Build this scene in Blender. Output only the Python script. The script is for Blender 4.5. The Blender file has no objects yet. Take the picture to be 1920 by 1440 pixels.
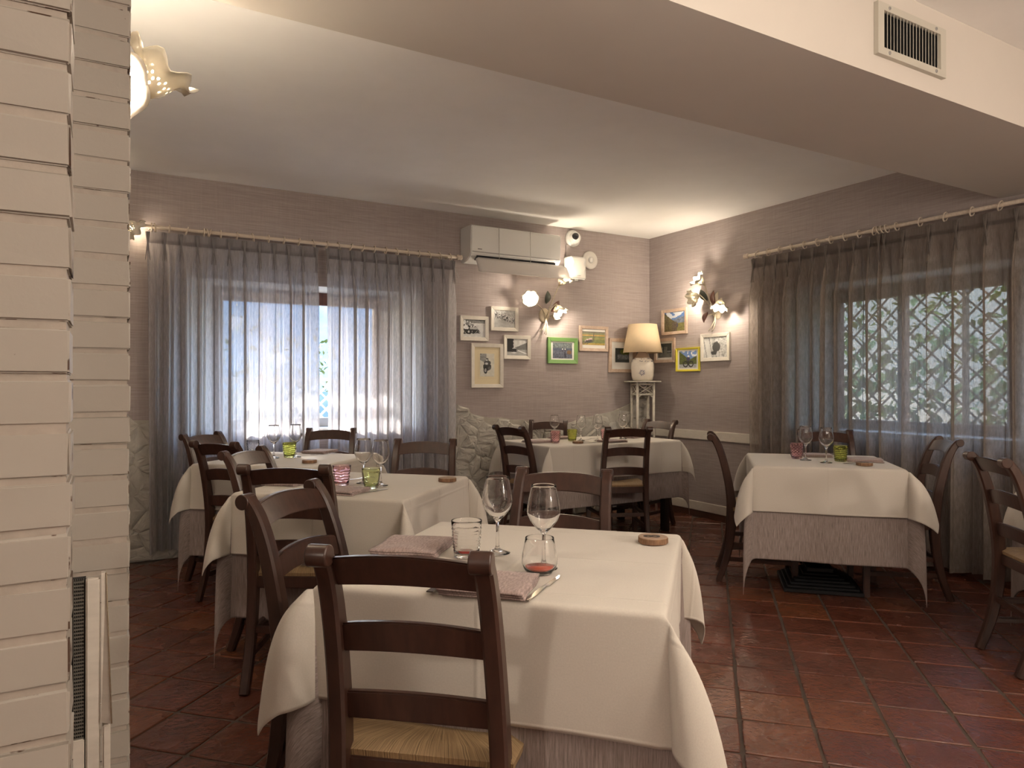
import bpy, bmesh, math, random
import numpy as np
from mathutils import Vector, Matrix
random.seed(7); rng = np.random.default_rng(7)
PI = math.pi; R = math.radians
S = bpy.context.scene
COL = S.collection

# ------------------------------------------------------------------ camera, world, sun, lamps
CAMH = 1.2
cam = bpy.data.cameras.new('camera'); cam.sensor_width = 36.0; cam.lens = 36.0*1331/1920
cam.clip_start = 0.05; cam.clip_end = 200
co = bpy.data.objects.new('camera', cam); COL.objects.link(co)
co.location = (0, 0, CAMH); co.rotation_euler = (R(90.13), 0, R(-29.9)); S.camera = co

W = bpy.data.worlds.new('world'); S.world = W; W.use_nodes = True
wn = W.node_tree.nodes; wl = W.node_tree.links; wn.clear()
wo = wn.new('ShaderNodeOutputWorld'); wb = wn.new('ShaderNodeBackground'); ws = wn.new('ShaderNodeTexSky')
ws.sky_type = 'NISHITA'; ws.sun_disc = False; ws.sun_elevation = R(20); ws.sun_rotation = R(-11)
wl.new(ws.outputs[0], wb.inputs[0]); wl.new(wb.outputs[0], wo.inputs[0]); wb.inputs[1].default_value = 2.0

def lamp(name, kind, loc, energy, color, **kw):
    d = bpy.data.lights.new(name, kind); d.energy = energy; d.color = color
    for k, v in kw.items(): setattr(d, k, v)
    o = bpy.data.objects.new(name, d); COL.objects.link(o); o.location = loc
    return o
sun = lamp('sun', 'SUN', (0, 12, 6), 15.0, (1.0, 0.94, 0.85), angle=R(0.6))
sun.rotation_euler = Vector((0.2, -1.0, -0.364)).to_track_quat('-Z', 'Y').to_euler()
WARM = (1.0, 0.87, 0.73)
# unseen lights: the first for lamps behind the camera, the rest added as fill
lamp('unseen_light', 'POINT', (1.9, -1.0, 2.25), 36, WARM, shadow_soft_size=0.12)
lamp('unseen_light', 'POINT', (3.4, 0.3, 2.0), 5, WARM, shadow_soft_size=0.12)
lamp('unseen_light', 'POINT', (1.3, 0.5, 1.95), 14, WARM, shadow_soft_size=0.12)  # added above the frame to raise the ambient light
lamp('unseen_light', 'POINT', (-1.7, 0.3, 1.7), 24, WARM, shadow_soft_size=0.12)  # added low to brighten the beam's underside
lamp('unseen_light', 'POINT', (2.9, -2.4, 1.7), 60, WARM, shadow_soft_size=0.12)  # second low fill, also added to light the beam from below
S.view_settings.view_transform = 'Standard'; S.view_settings.look = 'None'
S.view_settings.exposure = 0.78; S.view_settings.gamma = 1.0; S.view_settings.use_curve_mapping = False

# ------------------------------------------------------------------ materials
def newmat(name):
    m = bpy.data.materials.new(name); m.use_nodes = True
    nt = m.node_tree; b = nt.nodes['Principled BSDF']; return m, nt, b
def ramp(nt, stops):
    r = nt.nodes.new('ShaderNodeValToRGB'); e = r.color_ramp.elements
    while len(e) < len(stops): e.new(0.5)
    for q, (p, c) in zip(e, stops): q.position = p; q.color = (*c, 1) if len(c) == 3 else c
    return r
def noise(nt, scale, mscale=None, coord='Object', detail=4, rough=0.6, vec=None):
    n = nt.nodes.new('ShaderNodeTexNoise'); n.inputs['Scale'].default_value = scale
    n.inputs['Detail'].default_value = detail; n.inputs['Roughness'].default_value = rough
    tc = nt.nodes.new('ShaderNodeTexCoord'); out = vec or tc.outputs[coord]
    if mscale:
        mp = nt.nodes.new('ShaderNodeMapping'); mp.inputs['Scale'].default_value = mscale
        nt.links.new(out, mp.inputs['Vector']); out = mp.outputs[0]
    nt.links.new(out, n.inputs['Vector']); return n
def bump(nt, b, src, strength, dist=0.002):
    bp = nt.nodes.new('ShaderNodeBump'); bp.inputs['Strength'].default_value = strength
    bp.inputs['Distance'].default_value = dist
    nt.links.new(src, bp.inputs['Height']); nt.links.new(bp.outputs[0], b.inputs['Normal']); return bp
def simple(name, col, rough=0.5, metal=0.0, var=0.0, nscale=20, bmp=0.0, ms=None, spec=0.5, bscale=None, coat=0):
    m, nt, b = newmat(name)
    b.inputs['Roughness'].default_value = rough; b.inputs['Metallic'].default_value = metal
    b.inputs['Specular IOR Level'].default_value = spec; b.inputs['Coat Weight'].default_value = coat
    b.inputs['Base Color'].default_value = (*col, 1)
    if var or bmp:
        n = noise(nt, nscale, ms)
        if var:
            r = ramp(nt, [(0.25, tuple(max(0, c*(1-var)) for c in col)), (0.75, tuple(min(1, c*(1+var)) for c in col))])
            nt.links.new(n.outputs[0], r.inputs[0]); nt.links.new(r.outputs[0], b.inputs['Base Color'])
        if bmp: bump(nt, b, (noise(nt, bscale, ms) if bscale else n).outputs[0], bmp)
    return m
def emis(name, col, st):
    m, nt, b = newmat(name); b.inputs['Base Color'].default_value = (*col, 1)
    b.inputs['Emission Color'].default_value = (*col, 1); b.inputs['Emission Strength'].default_value = st; return m
def glassmat(name, col=(1, 1, 1), rough=0.0):
    m, nt, b = newmat(name); nt.nodes.remove(b)
    g = nt.nodes.new('ShaderNodeBsdfGlass'); g.inputs['Color'].default_value = (*col, 1)
    g.inputs['IOR'].default_value = 1.45; g.inputs['Roughness'].default_value = rough
    nt.links.new(g.outputs[0], nt.nodes['Material Output'].inputs[0]); return m

def wallpaper():
    m, nt, b = newmat('wallpaper')
    n = noise(nt, 1.0, (5, 5, 160), detail=5, rough=0.7); n2 = noise(nt, 1.2, detail=2)
    r = ramp(nt, [(0.3, (0.285, 0.237, 0.226)), (0.7, (0.405, 0.350, 0.335))])
    nt.links.new(n.outputs[0], r.inputs[0])
    n3 = noise(nt, 1.0, (120, 120, 6), detail=3)
    mx = nt.nodes.new('ShaderNodeMixRGB'); mx.blend_type = 'OVERLAY'; mx.inputs[0].default_value = 0.12
    nt.links.new(r.outputs[0], mx.inputs[1]); nt.links.new(n3.outputs[0], mx.inputs[2])
    nt.links.new(mx.outputs[0], b.inputs['Base Color']); b.inputs['Roughness'].default_value = 0.75
    b.inputs['Specular IOR Level'].default_value = 0.25
    bump(nt, b, n.outputs[0], 0.25, 0.002); return m
M_WALL = wallpaper()
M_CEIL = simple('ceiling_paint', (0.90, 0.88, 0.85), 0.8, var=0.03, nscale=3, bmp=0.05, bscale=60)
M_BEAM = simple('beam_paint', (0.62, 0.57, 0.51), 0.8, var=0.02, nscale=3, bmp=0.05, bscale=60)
M_WHITEWOOD = simple('white_painted_wood', (0.66, 0.61, 0.54), 0.55, var=0.08, nscale=14, ms=(1, 1, 4), bmp=0.1)
M_SKIRT = simple('dark_tile_skirting', (0.085, 0.035, 0.022), 0.4, var=0.2, nscale=9)
M_GROUT = simple('grout', (0.085, 0.06, 0.045), 0.9, var=0.2, nscale=40, bmp=0.3)

def tile_mat(island):
    m, nt, b = newmat('terracotta_tile_far' if island else 'terracotta_tile')
    if island: g = nt.nodes.new('ShaderNodeNewGeometry'); rnd = g.outputs['Random Per Island']
    else: g = nt.nodes.new('ShaderNodeObjectInfo'); rnd = g.outputs['Random']
    r = ramp(nt, [(0.0, (0.105, 0.036, 0.023)), (0.35, (0.145, 0.048, 0.027)), (0.7, (0.122, 0.040, 0.026)), (1.0, (0.180, 0.064, 0.030))])
    nt.links.new(rnd, r.inputs[0])
    geo = nt.nodes.new('ShaderNodeNewGeometry'); pos = geo.outputs['Position']
    n = noise(nt, 9, vec=pos, detail=6); r2 = ramp(nt, [(0.3, (0.55, 0.5, 0.5)), (0.7, (1.25, 1.2, 1.15))])
    nt.links.new(n.outputs[0], r2.inputs[0])
    mx = nt.nodes.new('ShaderNodeMixRGB'); mx.blend_type = 'MULTIPLY'; mx.inputs[0].default_value = 0.55
    nt.links.new(r.outputs[0], mx.inputs[1]); nt.links.new(r2.outputs[0], mx.inputs[2])
    nt.links.new(mx.outputs[0], b.inputs['Base Color'])
    n4 = noise(nt, 5, vec=pos, detail=2); r3 = ramp(nt, [(0.35, (0.15,)*3), (0.65, (0.34,)*3)])
    nt.links.new(n4.outputs[0], r3.inputs[0]); nt.links.new(r3.outputs[0], b.inputs['Roughness'])
    n5 = noise(nt, 38, (1, 1, 1), vec=pos, detail=5, rough=0.6)
    bump(nt, b, n5.outputs[0], 0.8, 0.006); b.inputs['Specular IOR Level'].default_value = 0.6
    return m
M_TILE, M_TILEFAR = tile_mat(False), tile_mat(True)

def brick_mat():
    m, nt, b = newmat('painted_brick')
    tc = nt.nodes.new('ShaderNodeTexCoord'); sp = nt.nodes.new('ShaderNodeSeparateXYZ')
    nt.links.new(tc.outputs['Generated'], sp.inputs[0])
    def edge(sock, k):
        a = nt.nodes.new('ShaderNodeMath'); a.operation = 'SUBTRACT'; a.inputs[1].default_value = 0.5; nt.links.new(sock, a.inputs[0])
        c = nt.nodes.new('ShaderNodeMath'); c.operation = 'ABSOLUTE'; nt.links.new(a.outputs[0], c.inputs[0])
        d = nt.nodes.new('ShaderNodeMath'); d.operation = 'GREATER_THAN'; d.inputs[1].default_value = k; nt.links.new(c.outputs[0], d.inputs[0]); return d
    ez = edge(sp.outputs[2], 0.470); ex = edge(sp.outputs[0], 0.490)
    mxm = nt.nodes.new('ShaderNodeMath'); mxm.operation = 'MAXIMUM'; nt.links.new(ez.outputs[0], mxm.inputs[0]); nt.links.new(ex.outputs[0], mxm.inputs[1])
    geo = nt.nodes.new('ShaderNodeNewGeometry')
    n = noise(nt, 16, vec=geo.outputs['Position'], detail=4); th = ramp(nt, [(0.57, (0, 0, 0)), (0.60, (1, 1, 1))])
    nt.links.new(n.outputs[0], th.inputs[0])
    ml = nt.nodes.new('ShaderNodeMath'); ml.operation = 'MULTIPLY'; nt.links.new(mxm.outputs[0], ml.inputs[0]); nt.links.new(th.outputs[0], ml.inputs[1])
    n6 = noise(nt, 40, vec=geo.outputs['Position'], detail=2); th2 = ramp(nt, [(0.735, (0, 0, 0)), (0.75, (1, 1, 1))]); nt.links.new(n6.outputs[0], th2.inputs[0])
    mm = nt.nodes.new('ShaderNodeMath'); mm.operation = 'MAXIMUM'; nt.links.new(ml.outputs[0], mm.inputs[0]); nt.links.new(th2.outputs[0], mm.inputs[1])
    mx = nt.nodes.new('ShaderNodeMixRGB'); mx.inputs[1].default_value = (0.375, 0.34, 0.295, 1); mx.inputs[2].default_value = (0.07, 0.035, 0.02, 1)
    nt.links.new(mm.outputs[0], mx.inputs[0]); nt.links.new(mx.outputs[0], b.inputs['Base Color'])
    b.inputs['Roughness'].default_value = 0.45
    n2 = noise(nt, 90, vec=geo.outputs['Position'], detail=3); bump(nt, b, n2.outputs[0], 0.12, 0.002)
    return m
M_BRICK = brick_mat()
M_MORTAR = simple('painted_mortar', (0.38, 0.33, 0.28), 0.6, var=0.12, nscale=30, bmp=0.4)
M_STONE = simple('limestone', (0.42, 0.395, 0.35), 0.85, var=0.2, nscale=10, bmp=1.0, bscale=34)
M_STONEJ = simple('stone_joint', (0.40, 0.37, 0.32), 0.9, var=0.15, nscale=20, bmp=0.6)

def wood_mat(name, c1, c2, rough=0.32, ms=(30, 30, 3)):
    m, nt, b = newmat(name); n = noise(nt, 1.6, ms, detail=4); r = ramp(nt, [(0.3, c1), (0.7, c2)])
    nt.links.new(n.outputs[0], r.inputs[0]); nt.links.new(r.outputs[0], b.inputs['Base Color'])
    b.inputs['Roughness'].default_value = rough; b.inputs['Specular IOR Level'].default_value = 0.5
    bump(nt, b, n.outputs[0], 0.08, 0.001); return m
M_WALNUT = wood_mat('walnut_stain', (0.036, 0.017, 0.012), (0.062, 0.028, 0.019))
M_DARKLEG = wood_mat('dark_table_wood', (0.014, 0.010, 0.009), (0.024, 0.017, 0.014))
M_IRON = simple('black_cast_iron', (0.012, 0.012, 0.014), 0.5, metal=0.3, var=0.2, bmp=0.1)
M_SLICE = wood_mat('wood_slice', (0.27, 0.175, 0.115), (0.36, 0.245, 0.17), 0.6, (40, 40, 40))
M_BARK = wood_mat('bark', (0.10, 0.05, 0.03), (0.30, 0.17, 0.09), 0.9, (60, 60, 12))
M_INK = simple('burnt_digit', (0.03, 0.02, 0.016), 0.7)

def rush_mat():
    m, nt, b = newmat('woven_rush')
    uv = nt.nodes.new('ShaderNodeTexCoord'); n = noise(nt, 1.0, (9, 330, 1), vec=uv.outputs['UV'], detail=3)
    r = ramp(nt, [(0.3, (0.115, 0.068, 0.030)), (0.55, (0.30, 0.195, 0.095)), (0.8, (0.44, 0.31, 0.165))])
    nt.links.new(n.outputs[0], r.inputs[0]); nt.links.new(r.outputs[0], b.inputs['Base Color'])
    b.inputs['Roughness'].default_value = 0.6; bump(nt, b, n.outputs[0], 0.8, 0.003); return m
M_RUSH = rush_mat()

def cloth_mat(name, col, streak=False):
    m, nt, b = newmat(name); uv = nt.nodes.new('ShaderNodeTexCoord')
    b.inputs['Roughness'].default_value = 0.85; b.inputs['Specular IOR Level'].default_value = 0.2
    b.inputs['Sheen Weight'].default_value = 0.15
    if streak:
        n = noise(nt, 1.0, (230, 14, 1), vec=uv.outputs['UV'], detail=4, rough=0.7)
        r = ramp(nt, [(0.32, tuple(c*0.62 for c in col)), (0.68, tuple(c*1.35 for c in col))])
        nt.links.new(n.outputs[0], r.inputs[0]); nt.links.new(r.outputs[0], b.inputs['Base Color']); bump(nt, b, n.outputs[0], 0.5, 0.002)
    else:
        n = noise(nt, 1.0, (260, 260, 1), vec=uv.outputs['UV'], detail=2)
        r = ramp(nt, [(0.3, tuple(c*0.95 for c in col)), (0.7, tuple(c*1.03 for c in col))])
        nt.links.new(n.outputs[0], r.inputs[0]); nt.links.new(r.outputs[0], b.inputs['Base Color']); b0 = bump(nt, b, n.outputs[0], 0.15, 0.001)
        sp = nt.nodes.new('ShaderNodeSeparateXYZ'); nt.links.new(uv.outputs['UV'], sp.inputs[0]); tot = None
        for k, per in ((0, .43), (1, .32)):                         # pressed fold lines
            src = sp.outputs[k]
            for op, val in (('MULTIPLY', 1/per), ('ADD', .5), ('FRACT', None), ('SUBTRACT', .5), ('ABSOLUTE', None)):
                q = nt.nodes.new('ShaderNodeMath'); q.operation = op; nt.links.new(src, q.inputs[0])
                if val is not None: q.inputs[1].default_value = val
                src = q.outputs[0]
            mr = nt.nodes.new('ShaderNodeMapRange'); mr.interpolation_type = 'SMOOTHSTEP'; mr.inputs[2].default_value = .022; mr.inputs[3].default_value = 1; mr.inputs[4].default_value = 0; nt.links.new(src, mr.inputs[0])
            if tot is None: tot = mr.outputs[0]
            else:
                q = nt.nodes.new('ShaderNodeMath'); q.operation = 'ADD'; nt.links.new(tot, q.inputs[0]); nt.links.new(mr.outputs[0], q.inputs[1]); tot = q.outputs[0]
        nz_ = noise(nt, 1.0, (7, 7, 1), vec=uv.outputs['UV'], detail=2); q = nt.nodes.new('ShaderNodeMath'); q.operation = 'ADD'; nt.links.new(tot, q.inputs[0]); nt.links.new(nz_.outputs[0], q.inputs[1])
        b1 = nt.nodes.new('ShaderNodeBump'); b1.inputs['Strength'].default_value = .6; b1.inputs['Distance'].default_value = .0016; nt.links.new(q.outputs[0], b1.inputs['Height']); nt.links.new(b1.outputs[0], b0.inputs['Normal'])
    return m
M_WHITECLOTH = cloth_mat('ivory_tablecloth', (0.60, 0.555, 0.49))
M_TAUPE = cloth_mat('taupe_cloth', (0.30, 0.245, 0.225), True)
M_NAPKIN = cloth_mat('taupe_napkin', (0.36, 0.275, 0.255), True)

def sheer_mat(name, col, transp, transl):
    m, nt, b = newmat(name); nt.nodes.remove(b); out = nt.nodes['Material Output']
    uv = nt.nodes.new('ShaderNodeTexCoord')
    n = noise(nt, 1.0, (260, 16, 1), vec=uv.outputs['UV'], detail=4, rough=0.7)
    r = ramp(nt, [(0.3, tuple(c*0.80 for c in col)), (0.7, tuple(min(1, c*1.15) for c in col))])
    nt.links.new(n.outputs[0], r.inputs[0])
    d = nt.nodes.new('ShaderNodeBsdfDiffuse'); t = nt.nodes.new('ShaderNodeBsdfTranslucent'); p = nt.nodes.new('ShaderNodeBsdfTransparent')
    nt.links.new(r.outputs[0], d.inputs[0]); nt.links.new(r.outputs[0], t.inputs[0]); p.inputs[0].default_value = (1, 1, 1, 1)
    m1 = nt.nodes.new('ShaderNodeMixShader'); m1.inputs[0].default_value = transl; nt.links.new(d.outputs[0], m1.inputs[1]); nt.links.new(t.outputs[0], m1.inputs[2])
    m2 = nt.nodes.new('ShaderNodeMixShader')
    mr = nt.nodes.new('ShaderNodeMapRange'); mr.inputs[3].default_value = transp*1.35; mr.inputs[4].default_value = transp*0.6
    mr.inputs[1].default_value = 0.3; mr.inputs[2].default_value = 0.7
    nt.links.new(n.outputs[0], mr.inputs[0]); nt.links.new(mr.outputs[0], m2.inputs[0])
    nt.links.new(m1.outputs[0], m2.inputs[1]); nt.links.new(p.outputs[0], m2.inputs[2]); nt.links.new(m2.outputs[0], out.inputs[0]); return m
M_SHEER = sheer_mat('sheer_curtain_lilac', (0.54, 0.52, 0.53), 0.15, 0.56)
M_SHEER2 = sheer_mat('sheer_curtain_taupe', (0.37, 0.315, 0.275), 0.20, 0.5)
M_HEAD2 = sheer_mat('curtain_heading_taupe', (0.30, 0.26, 0.235), 0.03, 0.45)
M_HEAD = sheer_mat('curtain_heading', (0.36, 0.34, 0.345), 0.05, 0.4)
M_RODW = wood_mat('limed_rod', (0.52, 0.43, 0.34), (0.68, 0.58, 0.48), 0.5, (3, 40, 40))

M_GLASS = glassmat('clear_glass'); M_PINK = glassmat('pink_glass', (0.97, 0.85, 0.87)); M_LIME = glassmat('lime_glass', (0.90, 0.92, 0.62))
M_PALE = glassmat('pale_green_glass', (0.93, 0.96, 0.82)); M_RED = simple('red_glass_base', (0.55, 0.07, 0.04), 0.1)
def panemat():
    m, nt, b = newmat('window_pane'); nt.nodes.remove(b)
    t = nt.nodes.new('ShaderNodeBsdfTransparent'); g = nt.nodes.new('ShaderNodeBsdfGlossy'); g.inputs['Roughness'].default_value = 0.02
    x = nt.nodes.new('ShaderNodeMixShader'); x.inputs[0].default_value = 0.06
    nt.links.new(t.outputs[0], x.inputs[1]); nt.links.new(g.outputs[0], x.inputs[2]); nt.links.new(x.outputs[0], nt.nodes['Material Output'].inputs[0]); return m
M_PANE = panemat()
M_STEEL = simple('steel', (0.62, 0.60, 0.57), 0.18, metal=1.0)
M_PLASTIC = simple('white_plastic', (0.70, 0.69, 0.66), 0.3); M_PLASTIC2 = simple('cream_plastic', (0.62, 0.59, 0.54), 0.35)
M_DARKPL = simple('dark_plastic', (0.015, 0.015, 0.018), 0.15); M_GREYPL = simple('grey_plastic', (0.32, 0.31, 0.30), 0.4)
def acrylic():
    m, nt, b = newmat('deflector_plastic'); b.inputs['Base Color'].default_value = (0.62, 0.58, 0.55, 1); b.inputs['Roughness'].default_value = 0.15
    b.inputs['Alpha'].default_value = 0.82; return m
M_ACRYL = acrylic()
M_VENT = simple('vent_metal', (0.52, 0.49, 0.42), 0.5); M_DARK = simple('dark_void', (0.02, 0.02, 0.02), 0.9)  # dark_void: near-black colour in place of unlit hollows
def ceramic_shade():
    m, nt, b = newmat('pierced_ceramic'); out = nt.nodes['Material Output']
    b.inputs['Base Color'].default_value = (0.62, 0.58, 0.50, 1); b.inputs['Roughness'].default_value = 0.15
    t = nt.nodes.new('ShaderNodeBsdfTranslucent'); t.inputs[0].default_value = (0.85, 0.78, 0.60, 1)
    m1 = nt.nodes.new('ShaderNodeMixShader'); m1.inputs[0].default_value = 0.07
    nt.links.new(b.outputs[0], m1.inputs[1]); nt.links.new(t.outputs[0], m1.inputs[2])
    uv = nt.nodes.new('ShaderNodeTexCoord'); sp = nt.nodes.new('ShaderNodeSeparateXYZ'); nt.links.new(uv.outputs['UV'], sp.inputs[0])
    def math_(op, a, bb):
        q = nt.nodes.new('ShaderNodeMath'); q.operation = op
        for i, v in enumerate((a, bb)):
            if v is None: continue
            if isinstance(v, (int, float)): q.inputs[i].default_value = v
            else: nt.links.new(v, q.inputs[i])
        return q.outputs[0]
    def row(v0, k, off, rad):
        u = math_('FRACT', math_('ADD', math_('MULTIPLY', sp.outputs[0], k), off), None)
        du = math_('DIVIDE', math_('SUBTRACT', u, 0.5), k/3.2); dv = math_('SUBTRACT', sp.outputs[1], v0)
        d2 = math_('ADD', math_('MULTIPLY', du, du), math_('MULTIPLY', dv, dv)); return math_('LESS_THAN', d2, rad*rad)
    h = math_('MAXIMUM', row(0.52, 16, 0, 0.032), row(0.44, 16, 0.5, 0.032)); h = math_('MAXIMUM', h, row(0.33, 8, 0.0, 0.035))
    p = nt.nodes.new('ShaderNodeBsdfTransparent'); m2 = nt.nodes.new('ShaderNodeMixShader')
    nt.links.new(h, m2.inputs[0]); nt.links.new(m1.outputs[0], m2.inputs[1]); nt.links.new(p.outputs[0], m2.inputs[2])
    nt.links.new(m2.outputs[0], out.inputs[0]); return m
M_SHADE = ceramic_shade()
M_BULB = emis('lamp_bulb', (1.0, 0.82, 0.55), 30)
M_IVORYMETAL = simple('ivory_metal', (0.48, 0.41, 0.30), 0.4, var=0.15, nscale=40)
M_LEAFG = simple('painted_leaf_green', (0.05, 0.06, 0.045), 0.35); M_LEAFR = simple('painted_leaf_rust', (0.13, 0.055, 0.04), 0.35)
M_FRAMEW = simple('frame_white', (0.66, 0.62, 0.55), 0.5, var=0.06, nscale=30); M_FRAMEO = wood_mat('frame_oak', (0.42, 0.30, 0.22), (0.55, 0.42, 0.33), 0.5, (20, 20, 20))
M_FRAMEG = simple('frame_green', (0.15, 0.29, 0.085), 0.45); M_FRAMEY = simple('frame_yellow', (0.60, 0.52, 0.04), 0.45)
M_MATW = simple('mat_white', (0.72, 0.70, 0.66), 0.8); M_MATC = simple('mat_cream', (0.66, 0.57, 0.38), 0.8)
def print_mat():
    m, nt, b = newmat('photo_print'); a = nt.nodes.new('ShaderNodeVertexColor'); a.layer_name = 'Col'
    nt.links.new(a.outputs[0], b.inputs['Base Color']); b.inputs['Roughness'].default_value = 0.35; return m
M_PRINT = print_mat()
M_LSHADE = simple('parchment_shade', (0.72, 0.56, 0.36), 0.7, var=0.03, nscale=30)
M_VASE = simple('cream_glaze', (0.66, 0.60, 0.52), 0.2, var=0.06, nscale=25); M_BLUE = simple('blue_glaze', (0.05, 0.06, 0.16), 0.2)
M_NECK = simple('terracotta_neck', (0.42, 0.31, 0.23), 0.5)
M_STAND = simple('distressed_paint', (0.55, 0.51, 0.44), 0.5, var=0.25, nscale=22, bmp=0.1)
M_MESH = simple('grey_mesh', (0.16, 0.15, 0.13), 0.5, metal=0.3); M_BRASS = simple('brass_edge', (0.75, 0.66, 0.5), 0.25, metal=0.9)
M_WINWOOD = wood_mat('mahogany_window', (0.10, 0.035, 0.025), (0.16, 0.06, 0.04), 0.4)
M_REVEAL = simple('reveal_paint', (0.86, 0.84, 0.78), 0.8, var=0.03, nscale=4)
M_SILL = simple('stone_sill', (0.62, 0.60, 0.56), 0.5, var=0.05, nscale=20)
M_GROUND = simple('patio', (0.17, 0.16, 0.15), 0.9, var=0.15, nscale=4)
M_LATTICE = simple('white_lattice', (0.50, 0.51, 0.52), 0.6); M_LATTDARK = wood_mat('trellis_wood', (0.10, 0.075, 0.05), (0.18, 0.13, 0.09), 0.7)
M_FOL = simple('foliage', (0.10, 0.15, 0.035), 0.6, var=0.5, nscale=6); M_IVY = simple('ivy', (0.26, 0.32, 0.05), 0.5, var=0.5, nscale=9)
M_EXTW = simple('exterior_render', (0.46, 0.42, 0.35), 0.9, var=0.08, nscale=3); M_PANTILE = simple('pantile', (0.35, 0.16, 0.09), 0.8, var=0.2, nscale=10)
M_HILL = simple('hazy_hillside', (0.20, 0.26, 0.34), 0.95, var=0.35, nscale=.35)  # distance haze is put into the blue base colour
M_TURQ = simple('turquoise_tarp', (0.09, 0.19, 0.24), 0.6); M_PAPER = simple('paper', (0.68, 0.67, 0.64), 0.8)

# ------------------------------------------------------------------ mesh helpers
def mesh(name, V, Fs, mat, smooth=False, uv=None):
    me = bpy.data.meshes.new(name); me.from_pydata([tuple(v) for v in V], [], [tuple(f) for f in Fs]); me.materials.append(mat)
    if smooth: me.polygons.foreach_set('use_smooth', [True]*len(me.polygons))
    if uv is not None:
        l = me.uv_layers.new(name='UVMap'); vi = np.empty(len(me.loops), int); me.loops.foreach_get('vertex_index', vi)
        l.data.foreach_set('uv', np.asarray(uv, float)[vi].ravel())
    me.update(); return me
def link(name, me, parent=None, loc=None, rot=None):
    o = bpy.data.objects.new(name, me); COL.objects.link(o)
    if parent is not None: o.parent = parent
    if loc is not None: o.location = loc
    if rot is not None: o.rotation_euler = rot
    return o
def tag(o, label=None, cat=None, group=None, kind=None):
    for k, v in (('label', label), ('category', cat), ('group', group), ('kind', kind)):
        if v: o[k] = v
    return o
def empty(name, loc, rot=(0, 0, 0)):
    o = bpy.data.objects.new(name, None); COL.objects.link(o); o.location = loc; o.rotation_euler = rot; o.empty_display_size = 0.1; return o
class MB:
    def __init__(s): s.V = []; s.F = []
    def add(s, V, F):
        k = len(s.V); s.V += [tuple(v) for v in V]; s.F += [tuple(i+k for i in f) for f in F]; return s
    def box(s, x0, x1, y0, y1, z0, z1, M=None):
        V = [(x, y, z) for x in (x0, x1) for y in (y0, y1) for z in (z0, z1)]
        if M is not None: V = [tuple(M @ Vector(v)) for v in V]
        return s.add(V, [(0, 1, 3, 2), (4, 6, 7, 5), (0, 4, 5, 1), (2, 3, 7, 6), (0, 2, 6, 4), (1, 5, 7, 3)])
    def tube(s, pts, r, n=8, caps=True):
        pts = [Vector(p) for p in pts]; k = len(pts); rr = r if isinstance(r, (list, tuple)) else [r]*k
        V = []; F = []; up = None
        for i, p in enumerate(pts):
            d = (pts[min(i+1, k-1)]-pts[max(i-1, 0)]).normalized()
            if up is None: up = Vector((0, 0, 1)) if abs(d.z) < 0.9 else Vector((1, 0, 0))
            a = d.cross(up).normalized(); b = a.cross(d).normalized(); up = b
            for j in range(n):
                t = 2*PI*j/n; V.append(p+(a*math.cos(t)+b*math.sin(t))*rr[i])
        for i in range(k-1):
            for j in range(n): F.append((i*n+j, i*n+(j+1) % n, (i+1)*n+(j+1) % n, (i+1)*n+j))
        if caps: F += [tuple(range(n-1, -1, -1)), tuple((k-1)*n+j for j in range(n))]
        return s.add(V, F)
    def lathe(s, prof, n=32, cx=0, cy=0, fn=None):
        V = []; F = []; k = len(prof)
        for i, (r, z) in enumerate(prof):
            for j in range(n):
                t = 2*PI*j/n; rr, zz = (r, z) if fn is None else fn(r, z, t, i/(k-1))
                V.append((cx+rr*math.cos(t), cy+rr*math.sin(t), zz))
        for i in range(k-1):
            for j in range(n): F.append((i*n+j, i*n+(j+1) % n, (i+1)*n+(j+1) % n, (i+1)*n+j))
        return s.add(V, F)
    def prism(s, poly, z0, z1, M=None):
        n = len(poly); V = [(x, y, z0) for x, y in poly]+[(x, y, z1) for x, y in poly]
        if M is not None: V = [tuple(M @ Vector(v)) for v in V]
        return s.add(V, [tuple(range(n-1, -1, -1)), tuple(range(n, 2*n))]+[(i, (i+1) % n, n+(i+1) % n, n+i) for i in range(n)])
    def mesh(s, name, mat, smooth=False, bevel=0, seg=2, merge=False):
        me = mesh(name, s.V, s.F, mat, smooth)
        if bevel or merge:
            bm = bmesh.new(); bm.from_mesh(me)
            if merge: bmesh.ops.remove_doubles(bm, verts=bm.verts, dist=1e-5)
            bmesh.ops.recalc_face_normals(bm, faces=bm.faces)
            if bevel:
                ed = [e for e in bm.edges if len(e.link_faces) == 2 and e.calc_face_angle(0) > 0.5]
                bmesh.ops.bevel(bm, geom=ed, offset=bevel, segments=seg, affect='EDGES', clamp_overlap=True)
            bm.to_mesh(me); bm.free()
        return me
    def obj(s, name, mat, parent=None, smooth=False, bevel=0, seg=2, loc=None, rot=None, merge=False):
        return link(name, s.mesh(name, mat, smooth, bevel, seg, merge), parent, loc, rot)
def struct(o, label=None): return tag(o, label, None, None, 'structure')
def copy_tree(o, parent=None):
    c = o.copy(); COL.objects.link(c); c.parent = parent
    for ch in list(o.children): copy_tree(ch, c)
    return c
cs, sn = math.cos(R(29.9)), math.sin(R(29.9))
def C2W(a, z): return (cs*a+sn*z, -sn*a+cs*z)          # metres right of / ahead of the viewpoint -> room axes
ANG_A = math.atan2(0.7023, 0.7118)                      # direction of the tile rows and of the square tables

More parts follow.
